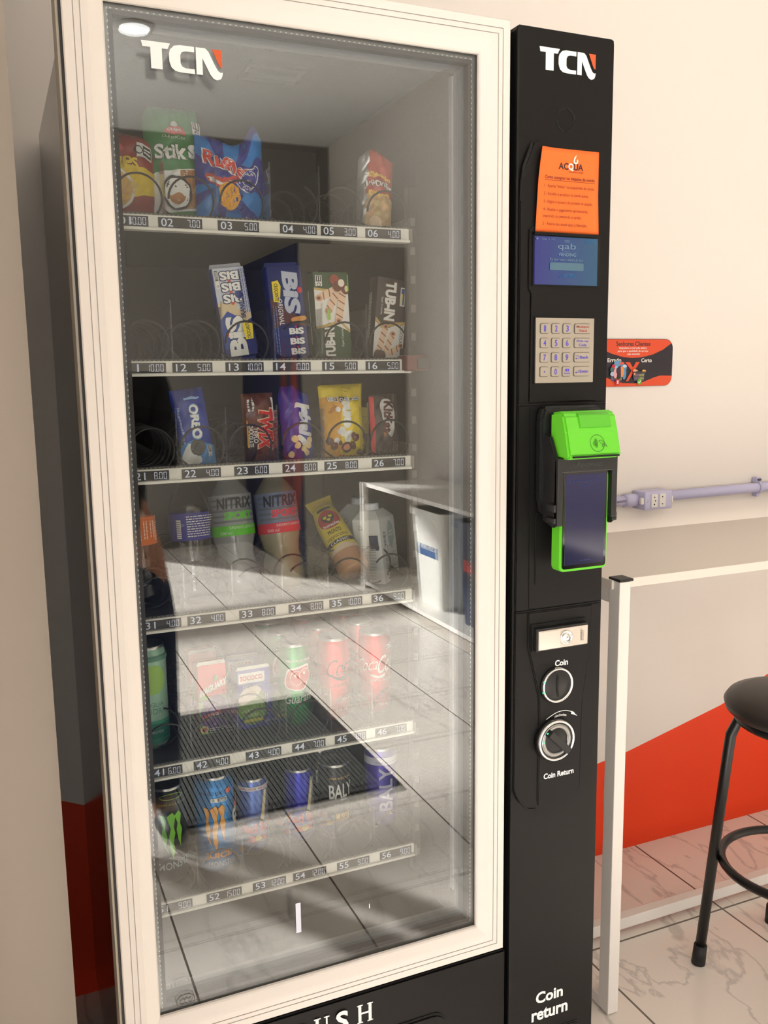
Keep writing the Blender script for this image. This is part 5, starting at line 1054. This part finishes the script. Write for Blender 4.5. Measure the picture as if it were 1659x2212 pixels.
# ================================================================ THE PERSON TAKING THE PICTURE (seen mirrored in the glass)
def skin(name, chains, m, parent=None, sub=2):
    """chains: list of [(x,y,z,rx,ry)], joined where points repeat"""
    V, R, Ed = [], [], []
    def idx(p):
        for i, q in enumerate(V):
            if (Vector(q)-Vector(p[:3])).length < 1e-5: return i
        V.append(p[:3]); R.append(p[3:]); return len(V)-1
    for ch in chains:
        I = [idx(p) for p in ch]; Ed += list(zip(I, I[1:]))
    me = bpy.data.meshes.new(name); me.from_pydata(V, Ed, []); o = bpy.data.objects.new(name, me); C.objects.link(o)
    sk = o.modifiers.new('s', 'SKIN'); sk.use_smooth_shade = True
    for i, r in enumerate(R): me.skin_vertices[0].data[i].radius = r if len(r) == 2 else (r[0], r[0])
    me.skin_vertices[0].data[0].use_root = True
    sb = o.modifiers.new('d', 'SUBSURF'); sb.levels = sub; sb.render_levels = sub
    dg = bpy.context.evaluated_depsgraph_get(); dg.update(); me2 = bpy.data.meshes.new_from_object(o.evaluated_get(dg)); bpy.data.objects.remove(o)
    me2.materials.clear(); me2.materials.append(m); o = bpy.data.objects.new(name, me2); C.objects.link(o)
    for f in me2.polygons: f.use_smooth = True
    if parent: o.parent = parent
    return o
SKN = M('skin_tone', srgb(176, 124, 96), .5); DEN = M('dark_denim', srgb(30, 44, 72), .9, bump=(600, .5, .002)); SHT = M('black_cotton', srgb(22, 22, 25), .9); HAIR = M('dark_hair', srgb(24, 18, 16), .7)
pel, w1, ch1, nk = (.30, -.30, .92, .13, .10), (.295, -.30, 1.08, .12, .09), (.285, -.30, 1.28, .145, .10), (.275, -.29, 1.46, .052, .052)
def leg(s): return [(.30+s*.09, -.295, .88, .085, .085), (.30+s*.10, -.27, .50, .055, .058), (.30+s*.105, -.31, .10, .038, .040)]
def foot(s): return [(.30+s*.105, -.31, .10, .038, .040), (.30+s*.11, -.27, .045, .036, .035), (.30+s*.12, -.16, .035, .036, .028)]
RS, LS = (.455, -.30, 1.39, .052, .052), (.115, -.30, 1.39, .052, .052)
RE, RW = (.44, -.17, 1.15, .040, .040), (.125, -.095, 1.335, .026, .024)
LE, LW_ = (-.02, -.20, 1.13, .040, .040), (-.120, -.095, 1.315, .026, .024)
hd_ = [(.272, -.285, 1.50, .050, .052), (.268, -.275, 1.565, .066, .078), (.266, -.275, 1.625, .074, .090), (.265, -.28, 1.69, .055, .062)]
RP, LP = (.055, -.060, 1.352, .034, .014), (-.080, -.058, 1.345, .034, .014)
body_ch = [[pel, w1, ch1, nk]+hd_, [ch1, RS, (.45, -.235, 1.27, .044, .044), RE, (.28, -.13, 1.245, .034, .034), RW, RP], [ch1, LS, (.045, -.25, 1.26, .044, .044), LE, (-.075, -.145, 1.225, .034, .034), LW_, LP], [pel]+leg(1)+foot(1)[1:], [pel]+leg(-1)+foot(-1)[1:],
 [(.268, -.275, 1.565, .066, .078), (.267, -.190, 1.585, .010, .010), (.267, -.176, 1.575, .011, .009)], [(.266, -.275, 1.625, .074, .090), (.345, -.28, 1.605, .008, .020)], [(.266, -.275, 1.625, .074, .090), (.188, -.28, 1.605, .008, .020)]]
person = skin('person', body_ch, SKN); tag(person, 'person in black shirt and dark jeans photographing the machine, mirrored at left', 'person')
for palm, sx in ((RP, -1), (LP, 1)):
    for k in range(4):
        z = palm[2]+.026-k*.0175; L = (.92, 1.05, 1.0, .80)[k]; x0 = palm[0]+sx*.012
        skin('finger', [[(x0, palm[1], z, .0085), (x0+sx*.016*L, palm[1]+.020, z+.001, .0078), (x0+sx*.006*L, palm[1]+.040*1.0, z+.001, .0072)] if False else [(x0, palm[1]+.006, z, .0085), (x0+sx*.004, palm[1]+.030*L, z, .0080), (x0+sx*.022*L, palm[1]+.046, z, .0070)]], SKN, person, 2)
    skin('thumb', [[(palm[0], palm[1], palm[2]+.004, .011), (palm[0]+sx*.018, palm[1]+.006, palm[2]+.030, .0095), (palm[0]+sx*.034, palm[1]+.022, palm[2]+.040, .0080)]], SKN, person, 2)
skin('shirt', [[(pel[0], pel[1], .90, .150, .118), (w1[0], w1[1], 1.08, .140, .110), (ch1[0], ch1[1], 1.28, .162, .118), (.278, -.29, 1.43, .066, .062)], [(ch1[0], ch1[1], 1.28, .162, .118), (RS[0], RS[1], RS[2], .066, .066), (.45, -.235, 1.25, .056, .056), (RE[0], RE[1], RE[2], .052, .052), (.28, -.13, 1.245, .044, .044), (.155, -.102, 1.32, .034, .034)], [(ch1[0], ch1[1], 1.28, .162, .118), (LS[0], LS[1], LS[2], .066, .066), (.045, -.25, 1.25, .056, .056), (LE[0], LE[1], LE[2], .052, .052), (-.075, -.145, 1.225, .044, .044), (-.112, -.105, 1.30, .034, .034)]], SHT, person)
skin('jeans', [[(pel[0], pel[1], .93, .142, .112), (.30, -.298, .84, .130, .110)]]+[[(.30, -.298, .84, .130, .110), (.30+s*.093, -.285, .76, .092, .094), (.30+s*.10, -.268, .50, .070, .074), (.30+s*.107, -.305, .09, .062, .066)] for s in (1, -1)], DEN, person)
for s in (1, -1):
    skin('shoe', [[(.30+s*.107, -.325, .045, .044, .044), (.30+s*.115, -.25, .045, .046, .042), (.30+s*.124, -.150, .038, .046, .034)]], M('black_shoe', srgb(18, 18, 18), .5), person)
    b = MB(); b.lathe([(.0001, -.010), (.007, -.007), (.0100, 0), (.007, .007), (.0001, .010)], WH, (.266+s*.028, -.197, 1.613), 'y', 14); e_ = b.done('eye', person)
    b = MB(); b.lathe([(.0001, .0098), (.0042, .0092), (.0042, .0085)], DKI, (.266+s*.028, -.197, 1.613), 'y', 12); b.done('pupil', e_)
b = MB(); b.tube([(.243, -.192, 1.548), (.266, -.186, 1.545), (.289, -.192, 1.548)], [.003, .006, .003], M('lips', srgb(150, 80, 72), .5), 8); b.done('mouth', person)
skin('hair', [[(.266, -.330, 1.585, .070, .060), (.265, -.312, 1.66, .080, .085), (.265, -.275, 1.705, .066, .078), (.265, -.225, 1.700, .050, .040)]], HAIR, person)
b = MB(); b.box(-.060, .016, -.0225, -.0145, 1.300, 1.446, M('phone_black', (.01, .01, .012), .2), .003); ph_ = b.done('smartphone'); tag(ph_, 'black smartphone held by the mirrored person', 'phone')
b = MB(); b.lathe([(.009, -.0145), (.009, -.0125), (.006, -.0122), (.0001, -.0128)], M('lens_dark', (.01, .01, .02), .08), (0, 0, 1.430), 'y', 20); b.done('camera_lens', ph_)
